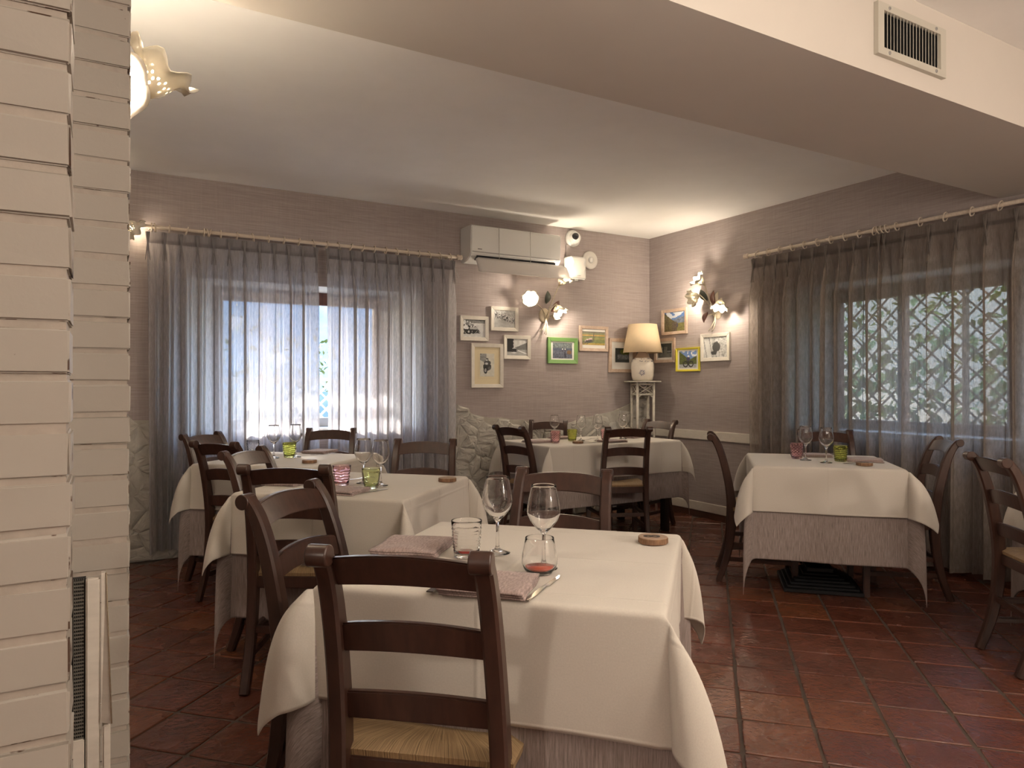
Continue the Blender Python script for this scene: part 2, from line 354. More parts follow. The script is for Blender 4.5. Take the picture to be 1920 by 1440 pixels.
# ------------------------------------------------------------------ room shell
XR, YB, HC = 4.74, 5.48, 2.67
def wall_with_hole(name, axis, const, a0, a1, h1, hole, thick, mat):
    b0, b1, z0, z1 = hole; mb = MB()
    for (p0, p1, q0, q1) in ((a0, b0, 0, h1), (b1, a1, 0, h1), (b0, b1, 0, z0), (b0, b1, z1, h1)):
        if axis == 'x': mb.box(p0, p1, const, const+thick, q0, q1)
        else: mb.box(const, const+thick, p0, p1, q0, q1)
    return struct(mb.obj(name, mat))
wall_back = wall_with_hole('wall_back', 'x', YB, -2.3, XR+0.3, HC+0.1, (0.50, 2.28, 0.85, 1.965), 0.03, M_WALL)
wall_right = wall_with_hole('wall_right', 'y', XR, -3.2, YB, HC+0.1, (2.06, 3.84, 0.85, 1.965), 0.03, M_WALL)
tag(wall_back, 'taupe linen-look wallpapered wall behind the pictures and the air conditioner')
tag(wall_right, 'taupe wallpapered wall with the window on the right')
wl_ = MB(); wl_.box(-2.4, -2.3, -3.2, YB, 0, HC+0.1); struct(wl_.obj('wall_left', M_WALL))
wf_ = MB(); wf_.box(-2.3, XR, -3.3, -3.2, 0, HC+0.1); struct(wf_.obj('wall_front', M_BEAM))
fl = MB(); fl.box(-2.4, XR+0.2, -3.3, YB+0.2, -0.12, -0.006); floor = struct(fl.obj('floor', M_GROUT), 'terracotta tile floor laid diagonally')
ce = MB(); ce.box(-2.4, XR+0.3, -3.3, YB+0.3, HC, HC+0.12); struct(ce.obj('ceiling', M_CEIL), 'pale plaster ceiling')
# dropped beam across the room
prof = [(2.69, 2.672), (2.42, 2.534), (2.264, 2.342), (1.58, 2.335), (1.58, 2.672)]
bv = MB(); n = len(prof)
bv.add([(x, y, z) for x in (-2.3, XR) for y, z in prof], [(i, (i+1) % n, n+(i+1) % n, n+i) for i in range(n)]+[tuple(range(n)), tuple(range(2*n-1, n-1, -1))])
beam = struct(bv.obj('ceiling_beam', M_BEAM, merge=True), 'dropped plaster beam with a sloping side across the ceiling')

# thick outer walls, splayed reveals, windows
def outer(axis):
    """window niche in local coords: a along wall, d outward, z up"""
    f = (lambda a, d, z: (a, YB+d, z)) if axis == 'x' else (lambda a, d, z: (XR+d, a, z))
    a0, a1 = (0.50, 2.28) if axis == 'x' else (2.06, 3.84)
    b0, b1 = (0.725, 2.03) if axis == 'x' else (2.30, 3.61)
    z0, z1, w0, w1 = 0.85, 1.965, 0.87, 1.95
    V = [f(a0, 0.0, z0), f(a1, 0.0, z0), f(a1, 0.0, z1), f(a0, 0.0, z1), f(b0, .30, w0), f(b1, .30, w0), f(b1, .30, w1), f(b0, .30, w1)]
    me = mesh('reveal', V, [(0, 1, 5, 4), (1, 2, 6, 5), (2, 3, 7, 6), (3, 0, 4, 7)], M_REVEAL); return f, me, b0, b1, w0, w1
def window(axis, idx, label):
    f, me, b0, b1, w0, w1 = outer(axis)
    o = struct(link('window_%d' % idx, me), label)
    def bar(nm, a0, a1, d0, d1, z0, z1, mat):
        p, q = f(a0, d0, z0), f(a1, d1, z1); mb = MB()
        mb.box(min(p[0], q[0]), max(p[0], q[0]), min(p[1], q[1]), max(p[1], q[1]), z0, z1); return mb.obj(nm, mat, o, bevel=0.004)
    mid = (b0+b1)/2
    bar('head_rail', b0, b1, .27, .33, w1-.10, w1, M_WINWOOD); bar('bottom_rail', b0, b1, .27, .33, w0, w0+.07, M_LATTICE if axis == 'x' else M_WINWOOD)
    for a in (b0, b1-.06): bar('stile', a, a+.06, .27, .33, w0+.07, w1-.10, M_WINWOOD)
    bar('mullion', mid+.10-.03, mid+.10+.03, .27, .33, w0+.07, w1-.10, M_WINWOOD) if axis == 'y' else None
    bar('pane', b0+.06, b1-.06, .298, .302, w0+.07, w1-.10, M_PANE)
    bar('sill', b0-.17, b1+.17, -.0, .27, .84, .868, M_SILL)
    return o
window('x', 1, 'wide wood-framed window in a splayed niche behind the lilac curtains')
window('y', 2, 'wood-framed window in a splayed niche behind the taupe curtains')
def outerwall(name, axis):
    mb = MB(); b0, b1 = (0.725, 2.03) if axis == 'x' else (2.30, 3.61); A0, A1 = (-2.4, XR+.33) if axis == 'x' else (-3.3, YB+.3)
    for p0, p1, q0, q1 in ((A0, b0, -.1, 2.95), (b1, A1, -.1, 2.95), (b0, b1, -.1, .87), (b0, b1, 1.95, 2.95)):
        if axis == 'x': mb.box(p0, p1, YB+.30, YB+.36, q0, q1)
        else: mb.box(XR+.30, XR+.36, p0, p1, q0, q1)
    struct(mb.obj(name, M_EXTW))
outerwall('wall_back_outer', 'x'); outerwall('wall_right_outer', 'y')

# trims on the right wall
t = MB(); t.box(XR-.022, XR-.001, 4.005, YB-.03, .708, .79); struct(t.obj('trim_1', M_WHITEWOOD, bevel=.004), 'white wooden dado board on the right wall')
t = MB(); t.box(XR-.022, XR-.001, 3.2, YB-.03, .058, .138); struct(t.obj('baseboard_right', M_WHITEWOOD, bevel=.004), 'white wooden baseboard on the right wall')
t = MB(); t.box(XR-.016, XR-.001, 1.6, YB-.03, -.006, .057); struct(t.obj('trim_2', M_SKIRT, bevel=.003), 'dark tile skirting under the white baseboard')

# ------------------------------------------------------------------ floor tiles (25 cm, laid at 45 degrees)
PITCH, TS, TT = 0.2495, 0.238, 0.014
ua = Vector((math.cos(ANG_A), math.sin(ANG_A))); ub = Vector((ua.y, -ua.x))
P0 = Vector((1.742, 1.568)) + ua*0.10
def tile_mesh(k):
    r = random.Random(k); h = TS/2; nb = 4; V = []; F = []
    def ring(s, z, jit):
        out = []
        for (x, y) in ((-1, -1), (-.33, -1), (.33, -1), (1, -1), (1, -.33), (1, .33), (1, 1), (.33, 1), (-.33, 1), (-1, 1), (-1, .33), (-1, -.33)):
            c = 0.985 if abs(x) == 1 and abs(y) == 1 else 1
            out.append((x*s*c+r.uniform(-jit, jit), y*s*c+r.uniform(-jit, jit), z))
        return out
    a = ring(h, -TT, .0008); b = [(x, y, -.003) for x, y, z in a]; c = [(x*.975, y*.975, -.0002+r.uniform(-.0006, .0004)) for x, y, z in a]
    V = a+b+c; n = 12
    F = [(i, (i+1) % n, n+(i+1) % n, n+i) for i in range(n)]+[(n+i, n+(i+1) % n, 2*n+(i+1) % n, 2*n+i) for i in range(n)]+[tuple(range(2*n, 3*n))]
    return mesh('tile', V, F, M_TILE)
tmeshes = [tile_mesh(k) for k in range(6)]
near = []; far = MB()
for i in range(-40, 41):
    for j in range(-40, 41):
        c = P0+ua*(i+.5)*PITCH+ub*(j+.5)*PITCH
        if not (-2.3 < c.x < XR-.02 and -3.1 < c.y < YB-.02): continue
        xc = cs*c.x-sn*c.y; z = sn*c.x+cs*c.y
        vis = z > 1.5 and abs(xc) < z*0.76 and c.x > -.35 and c.y > -0.6
        near.append((0 if vis else 1, z if vis else abs(z), i, j, c))
near.sort(key=lambda q: (q[0], q[1])); trand = random.Random(3)
for q, (vis, z, i, j, c) in enumerate(near):
    a = ANG_A+trand.choice((0, PI/2, PI, 1.5*PI))+trand.uniform(-.006, .006)
    tm = tmeshes[trand.randrange(6)]; lo = (c.x+trand.uniform(-.0015, .0015), c.y+trand.uniform(-.0015, .0015), trand.uniform(-.0012, .0))
    if q < 296 and not vis: link('tile', tm, floor, lo, (trand.uniform(-.003, .003), trand.uniform(-.003, .003), a))
    else:
        M = Matrix.Translation(lo) @ Matrix.Rotation(a, 4, 'Z')
        far.add([M @ v.co for v in tm.vertices], [tuple(p.vertices) for p in tm.polygons])
tag(far.obj('tile_field', M_TILEFAR, floor), kind='stuff')

# ------------------------------------------------------------------ brick pillars
def brick_mesh(k, L, D, H):
    r = random.Random(k+100); mb = MB(); mb.box(-L/2, L/2, -D/2, D/2, -H/2, H/2); me = mb.mesh('brick', M_BRICK, False, .003, 2)
    for v in me.vertices: v.co += Vector((r.uniform(-.0012, .0012), r.uniform(-.0012, .0012), r.uniform(-.0012, .0012)))
    return me
BM = [brick_mesh(k, .232, .112, .0605) for k in range(5)]; BH = [brick_mesh(k+9, .112, .112, .0605) for k in range(4)]
def pillar(name, x1, y0, width, depth, top, zoff, label, skip=None):
    mb = MB(); mb.box(x1-width+.006, x1-.005, y0+.0035, y0+depth-.004, 0, top); core = struct(mb.obj(name, M_MORTAR), label)
    r = random.Random(len(name)); ncr = int((top-zoff)/.0697)+1
    for c in range(ncr):
        z = zoff+c*.0697
        if z+.03 > top: break
        for row in range(max(1, round(depth/.12))):
            y = y0+.056+row*.121; x = x1; alt = (c+row) % 2; first = True
            while x > x1-width+.10:
                hd = alt and first and False
                L = .112 if hd else .232
                if x-L < x1-width-.02: L = .112
                if not (skip and skip(x-L/2, z)):
                    link('brick', (BH if L < .2 else BM)[r.randrange(4)], core, (x-L/2+r.uniform(-.001, .0015), y+r.uniform(-.002, .002), z), (0, r.uniform(-.006, .006), r.uniform(-.004, .004)+(PI if r.random() < .5 else 0)))
                x -= L+.012; first = False
    return core
pillar('brick_pillar', -0.039, 1.13, .60, .12, 2.665, .062, 'near white-painted brick pillar cut off by the picture edge')
pillar('brick_pillar', 0.05, 1.80, .48, .24, 2.665, .056, 'white-painted brick pillar standing behind the near one')

# painted cover with wire mesh between the pillars
cv = tag(empty('radiator_cover', (-.002, 1.72, 0)), 'cream painted slatted cover with a grey wire mesh beside the brick pillar', 'radiator cover')
m_ = MB()
for k in range(44):
    z = .47+k*.0075; m_.box(-.052, -.033, -.004, .0, z, z+.003)
for k in range(6): m_.box(-.052+k*.0036, -.0508+k*.0036, -.003, .001, .47, .80)
m_.obj('wire_mesh', M_MESH, cv)
m_ = MB(); m_.box(-.06, -.03, .004, .02, .10, .80); m_.obj('backing', M_DARK, cv)
m_ = MB(); m_.box(-.056, -.032, -.008, .004, .0, .47); m_.obj('lower_panel', M_WHITEWOOD, cv, bevel=.002)
m_ = MB(); m_.box(-.030, -.004, -.012, .006, .0, .80); m_.obj('stile', M_WHITEWOOD, cv, bevel=.003)
m_ = MB(); m_.add([(-.002, -.016, .50), (.016, -.03, .50), (.012, .0, .50), (-.002, .006, .50), (-.002, -.012, .81), (.006, -.012, .81), (.006, .006, .81), (-.002, .006, .81)],
                  [(0, 1, 2, 3), (4, 7, 6, 5), (0, 4, 5, 1), (1, 5, 6, 2), (2, 6, 7, 3), (3, 7, 4, 0)]); m_.obj('sloping_rail', M_WHITEWOOD, cv)
m_ = MB(); m_.tube([(.017, -.0305, .50), (.0068, -.0125, .81)], .0016, 6); m_.obj('metal_edge', M_BRASS, cv)
m_ = MB(); m_.box(.0, .015, -.02, .006, .0, .495); m_.obj('outer_stile', M_WHITEWOOD, cv, bevel=.003)

# ------------------------------------------------------------------ stone cladding
def clip(poly, a, b, c):
    out = []
    for i in range(len(poly)):
        p, q = poly[i], poly[(i+1) % len(poly)]; dp, dq = a*p[0]+b*p[1]-c, a*q[0]+b*q[1]-c
        if dp <= 0: out.append(p)
        if dp*dq < 0:
            s_ = dp/(dp-dq); out.append((p[0]+s_*(q[0]-p[0]), p[1]+s_*(q[1]-p[1])))
    return out
def stones(name, x0, x1, top, label, seed, flat=False):
    r = np.random.default_rng(seed); pts = []; dx, dz = .150, .100
    nz = int(1.3/dz)+1
    for j in range(nz):
        for i in range(int((x1-x0)/dx)+3):
            pts.append((x0+(i-.5+(j % 2)*.5)*dx+r.uniform(-.062, .062), (j+.3)*dz+r.uniform(-.042, .042)))
    prof_ = [(x, top(x)) for x in np.linspace(x0, x1, 40)]
    core = MB(); k = len(prof_)
    core.add([(x, YB-.019, 0) for x, z in prof_]+[(x, YB-.019, z-.012) for x, z in prof_]+[(x, YB, z-.012) for x, z in prof_],
             [(i, i+1, k+i+1, k+i) for i in range(k-1)]+[(k+i, k+i+1, 2*k+i+1, 2*k+i) for i in range(k-1)])
    co_ = struct(core.obj(name, M_STONEJ), label)
    for i, (px, pz) in enumerate(pts):
        if pz > top(min(max(px, x0), x1))-.02: continue
        poly = [(x0, 0.0), (x1, 0.0), (x1, 1.4), (x0, 1.4)]
        for j, (qx, qz) in enumerate(pts):
            if i == j or abs(qx-px)+abs(qz-pz) > .6: continue
            a, b = qx-px, qz-pz; poly = clip(poly, a, b, (a*(px+qx)+b*(pz+qz))/2)
            if not poly: break
        if len(poly) < 3: continue
        poly = [(x, min(z, top(x)+r.uniform(-.012, .012))) for x, z in poly]
        cx = sum(p[0] for p in poly)/len(poly); cz_ = sum(p[1] for p in poly)/len(poly)
        P = []
        for q in range(len(poly)):                                  # subdivide the outline so that it can wander
            a, b = poly[q], poly[(q+1) % len(poly)]; P += [(a[0]+r.uniform(-.004, .004), a[1]+r.uniform(-.004, .004))]+[(a[0]*(1-w)+b[0]*w+r.uniform(-.007, .007), a[1]*(1-w)+b[1]*w+r.uniform(-.007, .007)) for w in (.33, .67)]
        th = r.uniform(.008, .022); m = len(P); g = .006
        def sh(s, d, jt, j2=0): return [(px_*s+cx*(1-s)-cx+r.uniform(-j2, j2), YB-d-r.uniform(0, jt), max(.002-cz_, pz_*s+cz_*(1-s)-cz_+r.uniform(-j2, j2))) for px_, pz_ in P]
        V = sh(.985, .005, 0)+sh(.965, .015+th*.55, .003)+sh(.72, .014+th, .006, .004)+sh(.36, .015+th, .006, .004)+[(0, YB-.016-th*1.1, 0)]
        F_ = [(a, (a+1) % m, m+(a+1) % m, m+a) for a in range(m)]+[(m+a, m+(a+1) % m, 2*m+(a+1) % m, 2*m+a) for a in range(m)]+[(2*m+a, 2*m+(a+1) % m, 3*m+(a+1) % m, 3*m+a) for a in range(m)]+[(3*m+a, 3*m+(a+1) % m, 4*m) for a in range(m)]
        link('stone', mesh('stone', [(x, y-YB, z) for x, y, z in V], F_, M_STONE), co_, (cx, YB, cz_))
TOPX = [2.45, 2.60, 2.68, 2.74, 2.95, 3.03, 3.16, 3.30, 3.36, 3.70, 3.95, 4.26, 4.48, 4.62, 4.72]
TOPZ = [1.05, 1.05, 1.03, .965, .925, .933, .907, .905, .875, .85, .91, .96, 1.03, 1.12, 1.12]
stones('stone_cladding', 2.46, 4.72, lambda x: float(np.interp(x, TOPX, TOPZ)), 'rough pale stone cladding with a wavy top on the back wall', 5)
stones('stone_cladding', -.6, .48, lambda x: .975, 'strip of rough pale stone cladding left of the lilac curtains', 6)

# ------------------------------------------------------------------ outside
g = MB(); g.box(-12, 18, 5.9, 30, -.25, -.05); g.box(5.2, 18, -6, 5.9, -.25, -.05); struct(g.obj('ground', M_GROUND), 'paved ground outside the windows')
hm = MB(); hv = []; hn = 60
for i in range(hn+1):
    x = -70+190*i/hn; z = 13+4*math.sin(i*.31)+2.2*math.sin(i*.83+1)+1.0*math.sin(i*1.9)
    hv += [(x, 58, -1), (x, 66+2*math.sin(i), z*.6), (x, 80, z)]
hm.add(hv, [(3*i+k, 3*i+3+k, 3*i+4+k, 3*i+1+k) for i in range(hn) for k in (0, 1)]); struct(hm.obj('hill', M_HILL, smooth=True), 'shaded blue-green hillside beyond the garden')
def lattice(name, f, L, z0, z1, sp, w, mat, label):
    root = empty(name, f(0, 0, 0)); H = z1-z0; o = Vector(f(0, 0, 0))
    def bar(nm, a, b, wd, dp):
        (u0, v0), (u1, v1) = a, b; d = Vector((u1-u0, v1-v0)).normalized(); nn = Vector((-d.y, d.x))*wd/2
        mb = MB(); V = []
        for dd in dp:
            for (u, v) in ((u0+nn.x, v0+nn.y), (u1+nn.x, v1+nn.y), (u1-nn.x, v1-nn.y), (u0-nn.x, v0-nn.y)): V.append(Vector(f(u, v, dd))-o)
        mb.add(V, [(0, 1, 2, 3), (7, 6, 5, 4), (0, 4, 5, 1), (1, 5, 6, 2), (2, 6, 7, 3), (3, 7, 4, 0)]); mb.obj(nm, mat, root)
    k = -int(H/sp)-1
    while k*sp < L:
        u = k*sp
        for sgn in (1, -1):
            a = [u, z0] if sgn > 0 else [u, z1]; b = [u+H, z1] if sgn > 0 else [u+H, z0]
            for p, q in ((a, b), (b, a)):
                if p[0] < 0: s_ = (0-p[0])/(q[0]-p[0]); p[1] += s_*(q[1]-p[1]); p[0] = 0
                elif p[0] > L: s_ = (L-p[0])/(q[0]-p[0]); p[1] += s_*(q[1]-p[1]); p[0] = L
            if abs(b[0]-a[0]) > .03: bar('slat', a, b, w, (0, .01) if sgn > 0 else (.01, .02))
        k += 1
    bar('top_rail', (0, z1), (L, z1), w*1.8, (-.01, .03)); bar('bottom_rail', (0, z0), (L, z0), w*1.8, (-.01, .03))
    for u in np.linspace(0, L, 3): bar('post', (u, -.05), (u, z1+.03), w*2, (-.015, .035))
    return tag(root, label, 'trellis')
lattice('garden_fence', lambda u, v, d: (0.2+u, 8.2+d, v), 5.2, .45, 1.27, .13, .022, M_LATTICE, 'low white lattice fence outside the left window')
tr = MB(); tr.box(.6, 5.6, 8.9, 8.95, -.04, 1.12); tag(tr.obj('tarpaulin', M_TURQ, bevel=.01), 'turquoise sheet behind the white lattice fence', 'tarpaulin')
lattice('trellis', lambda u, v, d: (5.75+d, 1.2+u, v), 3.6, .25, 2.5, .17, .014, M_LATTDARK, 'dark wooden diamond trellis outside the right window')
def leafcloud(name, n, pos, size, mat, seed):
    r = random.Random(seed); mb = MB()
    for _ in range(n):
        p = Vector(pos(r)); s = size*r.uniform(.6, 1.3); M = Matrix.Translation(p) @ Matrix.Rotation(r.uniform(0, 6.3), 4, 'Z') @ Matrix.Rotation(r.uniform(-1.2, 1.2), 4, 'X') @ Matrix.Rotation(r.uniform(-.8, .8), 4, 'Y')
        mb.add([M @ Vector(v) for v in ((0, -s, 0), (s*.55, -.2*s, .12*s), (.35*s, .5*s, .05*s), (0, s, -.1*s), (-.35*s, .5*s, .05*s), (-s*.55, -.2*s, .12*s))], [(0, 1, 2, 3), (0, 3, 4, 5)])
    return mb.obj(name, mat)
def ivp(r):
    y = r.uniform(1.3, 4.7); z = min(2.55, abs(r.gauss(2.05, .35))) if r.random() < .5 else r.uniform(.3, 2.3)
    if y > 2.9 and r.random() < .35: y = r.uniform(1.4, 2.6)
    return (5.80+r.uniform(-.06, .10), y, z)
tag(leafcloud('ivy_leaves', 1700, ivp, .048, M_IVY, 3), 'climbing ivy leaves on the dark trellis', 'ivy', kind='stuff')
tag(leafcloud('hedge_foliage', 9000, lambda r: (r.uniform(-2.0, 8), r.uniform(11, 12.6), abs(r.gauss(0, 1)) * .85), .055, M_FOL, 4), 'leafy hedge beyond the white lattice fence', 'hedge', kind='stuff')
tag(leafcloud('shrub_foliage', 1500, lambda r: (r.uniform(7.2, 8.6), r.uniform(0, 6), r.uniform(0, 2.2)*r.uniform(.5, 1)), .10, M_FOL, 5), 'shrubs beyond the trellis', 'shrub', kind='stuff')
ew = MB(); ew.box(9.4, 9.6, -3, 9, -.1, 2.6); struct(ew.obj('exterior_wall', M_EXTW), 'pale garden wall beyond the trellis')
# unseen roof, eave inferred from scalloped sun patches, pitch raised to block the sun
rf = tag(empty('shading_roof', (-3.5, 9.9, 2.60)), 'unseen pantiled eave that shades the left window', 'roof')
b_ = MB(); b_.box(0, 13, 0, .06, 0, .085); b_.obj('gutter_board', M_LATTDARK, rf)
b_ = MB(); V = []; Fq = []; nx = 13*5*8
for i in range(nx+1):
    x = i*13/nx; z = .095+.085*abs(math.sin(PI*x/.2)) ** .7 if (int(x/.2)) % 5 != 3 else .095
    V += [(x, 0, z), (x, 4.2, z+4.2)]
for i in range(nx): Fq.append((2*i, 2*i+2, 2*i+3, 2*i+1))
b_.add(V, Fq); b_.obj('pantiles', M_PANTILE, rf)
for x in (0.6, 12.4):
    b_ = MB(); b_.box(x, x+.12, .1, .22, -2.66, 0); b_.obj('post', M_LATTDARK, rf)

# ------------------------------------------------------------------ curtains
def curtain(name, f, a0, a1, ztop, zbot, npl, seed, mat, label, M_HEAD):
    """f(a, d, z): a along rod, d toward the room; pinch-pleated panel"""
    r = random.Random(seed); cols = npl*34; zs = np.concatenate([np.linspace(ztop, ztop-.16, 7), np.linspace(ztop-.22, zbot, 26)])
    jit = [r.uniform(-.16, .16) for _ in range(npl+1)]; amp = [r.uniform(.7, 1.25) for _ in range(npl+1)]; sec = [r.uniform(-.5, .5) for _ in range(npl+1)]
    V = []; UV = []
    for z in zs:
        tt = (ztop-z)/(ztop-zbot); body = min(1, max(0, (ztop-z-.07)/.30))
        for c in range(cols+1):
            ph = c/cols*npl; k = int(min(ph, npl-1e-6)); fr = ph-k; kk = k if fr < .5 else k+1; d_ = ph-kk+jit[min(kk, npl)]*body*.35
            spike = math.exp(-(d_/.085) ** 2)
            top = spike*(.020+.012*math.cos(d_*2*PI/.06))
            low = .080*amp[min(kk, npl)]*(math.exp(-(d_/.12) ** 2))-.020*math.exp(-((abs(d_)-.27)/.10) ** 2) + .012*math.sin(2*PI*(ph*2.13+sec[k]+tt*.35))*(.4+tt) + .010*math.sin(2*PI*(ph*.73+seed))*tt
            d = top*(1-body)+low*body
            a = a0+(a1-a0)*c/cols + .07*body*math.sin(2*PI*(ph+.08*jit[k]))*(a1-a0)/npl*1.6 + .012*math.sin(3*ph+seed)*tt
            lam = .017*(amp[min(kk, npl)])*min(1, body*1.6+.15); x_ = max(-1, min(1, d_/.15)); a += -math.copysign(1, a1-a0)*lam*math.sin(PI*x_)*1.0
            V.append(f(a, d, z)); UV.append((c/cols*npl*.17, z))
    nc = cols+1; Fq = [(i*nc+j, i*nc+j+1, (i+1)*nc+j+1, (i+1)*nc+j) for i in range(len(zs)-1) for j in range(cols)]
    hd = 2                                                           # rows that belong to the heading tape
    root = empty(name, f(a0, 0, ztop))
    o = link('panel', mesh('panel', np.array(V)-np.array(root.location), Fq[hd*cols:], mat, True, UV), root)
    h = link('heading', mesh('heading', np.array(V)-np.array(root.location), Fq[:(hd+1)*cols], M_HEAD, True, UV), root)
    for k in range(npl+1):                                           # little pinched folds
        ph = k/npl; a = a0+(a1-a0)*ph; mb = MB()
        for s in (-1, 0, 1):
            p = Vector(f(a+s*.010*1.0, .030, ztop-.01)); q = Vector(f(a+s*.002, .030, ztop-.085)); w = Vector(f(a+s*.014, .036, ztop-.20))
            mb.tube([p-root.location, q-root.location, w-root.location], [.006, .0045, .002], 6)
        mb.obj('pleat', M_HEAD, root, True)
    return tag(root, label, 'curtain', 'sheer curtains')
def curtain_rod(name, f, a0, a1, z, rings, label, ends):
    root = empty(name, f(a0, 0, z)); o = root.location
    mb = MB(); mb.tube([Vector(f(a0, 0, z))-o, Vector(f(a1, 0, z))-o], .0135, 12); mb.obj('pole', M_RODW, root, True)
    for a, s in ends:
        mb = MB(); pts = [(0, .0135), (.004, .020), (.016, .023), (.024, .016), (.032, .021), (.044, .022), (.052, .010)]
        mb.tube([Vector(f(a+s*d, 0, z))-o for d, r in pts], [r for d, r in pts], 12); mb.obj('finial', M_RODW, root, True)
    for a in (a0+.06, a1-.06):
        mb = MB(); mb.tube([Vector(f(a, 0, z))-o, Vector(f(a, -.09, z))-o], .009, 8); mb.obj('bracket', M_RODW, root, True)
    for a, tl in rings:
        mb = MB(); pts = []
        for k in range(17):
            th = 2*PI*k/16; pts.append(Vector(f(a+tl*.5*math.cos(th)*.02, -.002+.025*math.sin(th), z-.004+.027*math.cos(th)))-o)
        mb.tube(pts, .0045, 6, False); mb.obj('ring', M_RODW, root, True)
    return tag(root, label, 'curtain rod')
fL = lambda a, d, z: (a, YB-.10-d, z)
fR = lambda a, d, z: (XR-.10-d, a, z)
rr = random.Random(11)
rodL = curtain_rod('curtain_rod', fL, .21, 2.56, 2.275, [(x, rr.uniform(-1, 1)) for x in list(np.linspace(.28, 1.37, 11))+[.30, .63, .645]+list(np.linspace(1.47, 2.50, 12))], 'limed wooden curtain pole over the left window, below the ceiling', [(.21, -1), (2.56, 1)])
o_ = rodL.location; b_ = MB(); b_.tube([Vector(q)-o_ for q in ((2.515, YB-.10, 2.25), (2.535, YB-.10, 2.20), (2.60, YB-.06, 2.11))], .0016, 5); b_.obj('cord', M_LATTICE, rodL, True)
curtain_rod('curtain_rod', fR, 1.0, 4.125, 2.278, [(x, rr.uniform(-1, 1)) for x in list(np.linspace(4.04, 3.02, 10))+[2.99, 2.96, 2.93]+list(np.linspace(2.86, 1.1, 12))], 'limed wooden curtain pole on the right wall under the beam', [(4.125, 1), (1.0, -1)])
curtain('sheer_curtain', fL, .255, 1.385, 2.245, .075, 11, 1, M_SHEER, 'lilac-grey sheer curtain, left half of the left window', M_HEAD)
curtain('sheer_curtain', fL, 1.468, 2.52, 2.245, .075, 11, 2, M_SHEER, 'lilac-grey sheer curtain, right half of the left window beneath the air conditioner', M_HEAD)
curtain('sheer_curtain', fR, 4.06, 2.93, 2.245, .04, 10, 3, M_SHEER2, 'taupe sheer curtain, left half of the right window', M_HEAD2)
curtain('sheer_curtain', fR, 2.97, 1.1, 2.245, .04, 11, 4, M_SHEER2, 'taupe sheer curtain, right half of the right window at the picture edge', M_HEAD2)

# ------------------------------------------------------------------ vent in the beam
vt = tag(empty('air_vent', (2.644, 1.58, 2.50)), 'cream metal ventilation grille screwed to the beam', 'air vent')
w_, h_ = .218, .095
v_ = MB()
for q in ((-w_, w_, .068, h_), (-w_, w_, -h_, -.068), (-w_, -w_+.036, -.068, .068), (w_-.036, w_, -.068, .068)): v_.box(q[0], q[1], -.018, 0, q[2], q[3])
v_.obj('frame', M_VENT, vt)
v_ = MB(); v_.box(-.183, .183, -.003, -.001, -.07, .07); v_.obj('duct_dark_sheet', M_DARK, vt)  # near-black sheet on the beam face stands in for the unlit duct
for k in range(18):
    M = Matrix.Translation((-.172+k*.0203, -.0105, 0)) @ Matrix.Rotation(R(32), 4, 'Z'); v_ = MB(); v_.box(-.0075, .0075, -.001, .001, -.068, .068, M); v_.obj('slat', M_VENT, vt)
for x in (-.15, .15):
    for z in (-.082, .082): v_ = MB(); v_.lathe([(0, 0), (.0, .003), (.006, .003), (.007, 0)], 10); v_.obj('screw', M_GREYPL, vt, True, loc=(x, -.018, z), rot=(R(90), 0, 0))

# ------------------------------------------------------------------ things on the walls
RB = (R(90), 0, 0); RRt = (R(90), 0, R(-90))
ac = tag(empty('air_conditioner', (2.64, YB, 2.25), RB), 'white split air conditioner above the left curtain', 'air conditioner')   # local x right, y up, z out
LW = .895
pr = [(0, 0), (.05, -.012), (.13, .0), (.185, .035), (.205, .06), (.212, .28), (.19, .292), (0, .292)]
b_ = MB(); M = Matrix(((0, 0, 1, 0), (0, 1, 0, 0), (1, 0, 0, 0), (0, 0, 0, 1))); b_.prism(pr, 0, LW, M); b_.obj('housing', M_PLASTIC, ac, bevel=.008)
b_ = MB(); b_.box(.015, LW-.015, .062, .07, .2095, .2125); b_.obj('seam', M_GREYPL, ac)
b_ = MB(); b_.box(.06, LW-.05, .004, .040, .15, .196); b_.obj('outlet', M_DARKPL, ac)
b_ = MB(); b_.box(.06, .10, .088, .093, .2125, .2135); b_.obj('badge', M_DARKPL, ac)
b_ = MB(); V = []; nx, ny = 24, 10
for i in range(nx+1):
    for j in range(ny+1):
        u, v = i/nx, j/ny; cr = .06*max(0, abs(u-.5)-.44)/.06
        V.append((.03+u*.91-(.03 if i in (0, nx) and j in (0, ny) else 0)*(1 if i else -1), .018-v*.13-.02*math.sin(v*PI), .215+.075*v+.02*math.sin(v*PI)))
b_.add(V, [(i*(ny+1)+j, (i+1)*(ny+1)+j, (i+1)*(ny+1)+j+1, i*(ny+1)+j+1) for i in range(nx) for j in range(ny)])
df = b_.obj('deflector', M_ACRYL, ac, True); md = df.modifiers.new('s', 'SOLIDIFY'); md.thickness = .003
for x in (.26, .57): b_ = MB(); b_.tube([(x, .294, .05), (x, .290, .216), (x, .0, .222), (x, -.06, .26)], .0025, 6); b_.obj('strap', M_STEEL, ac, True)
b_ = MB()
for k in range(12):
    for j in range(3): b_.lathe([(0, .0005), (.004, .0)], 6, .68+k*.018+j*.006, 0.0)
vv = [(x, .0-.022-((i // 12) % 3)*.008, .246+((i // 12) % 3)*.003) for i, (x, y, z) in enumerate(b_.V)]
b_.V = [(x, y2+(y), z2) for (x, y, z), (_, y2, z2) in zip(b_.V, vv)]; b_.obj('perforation', M_LATTICE, ac)

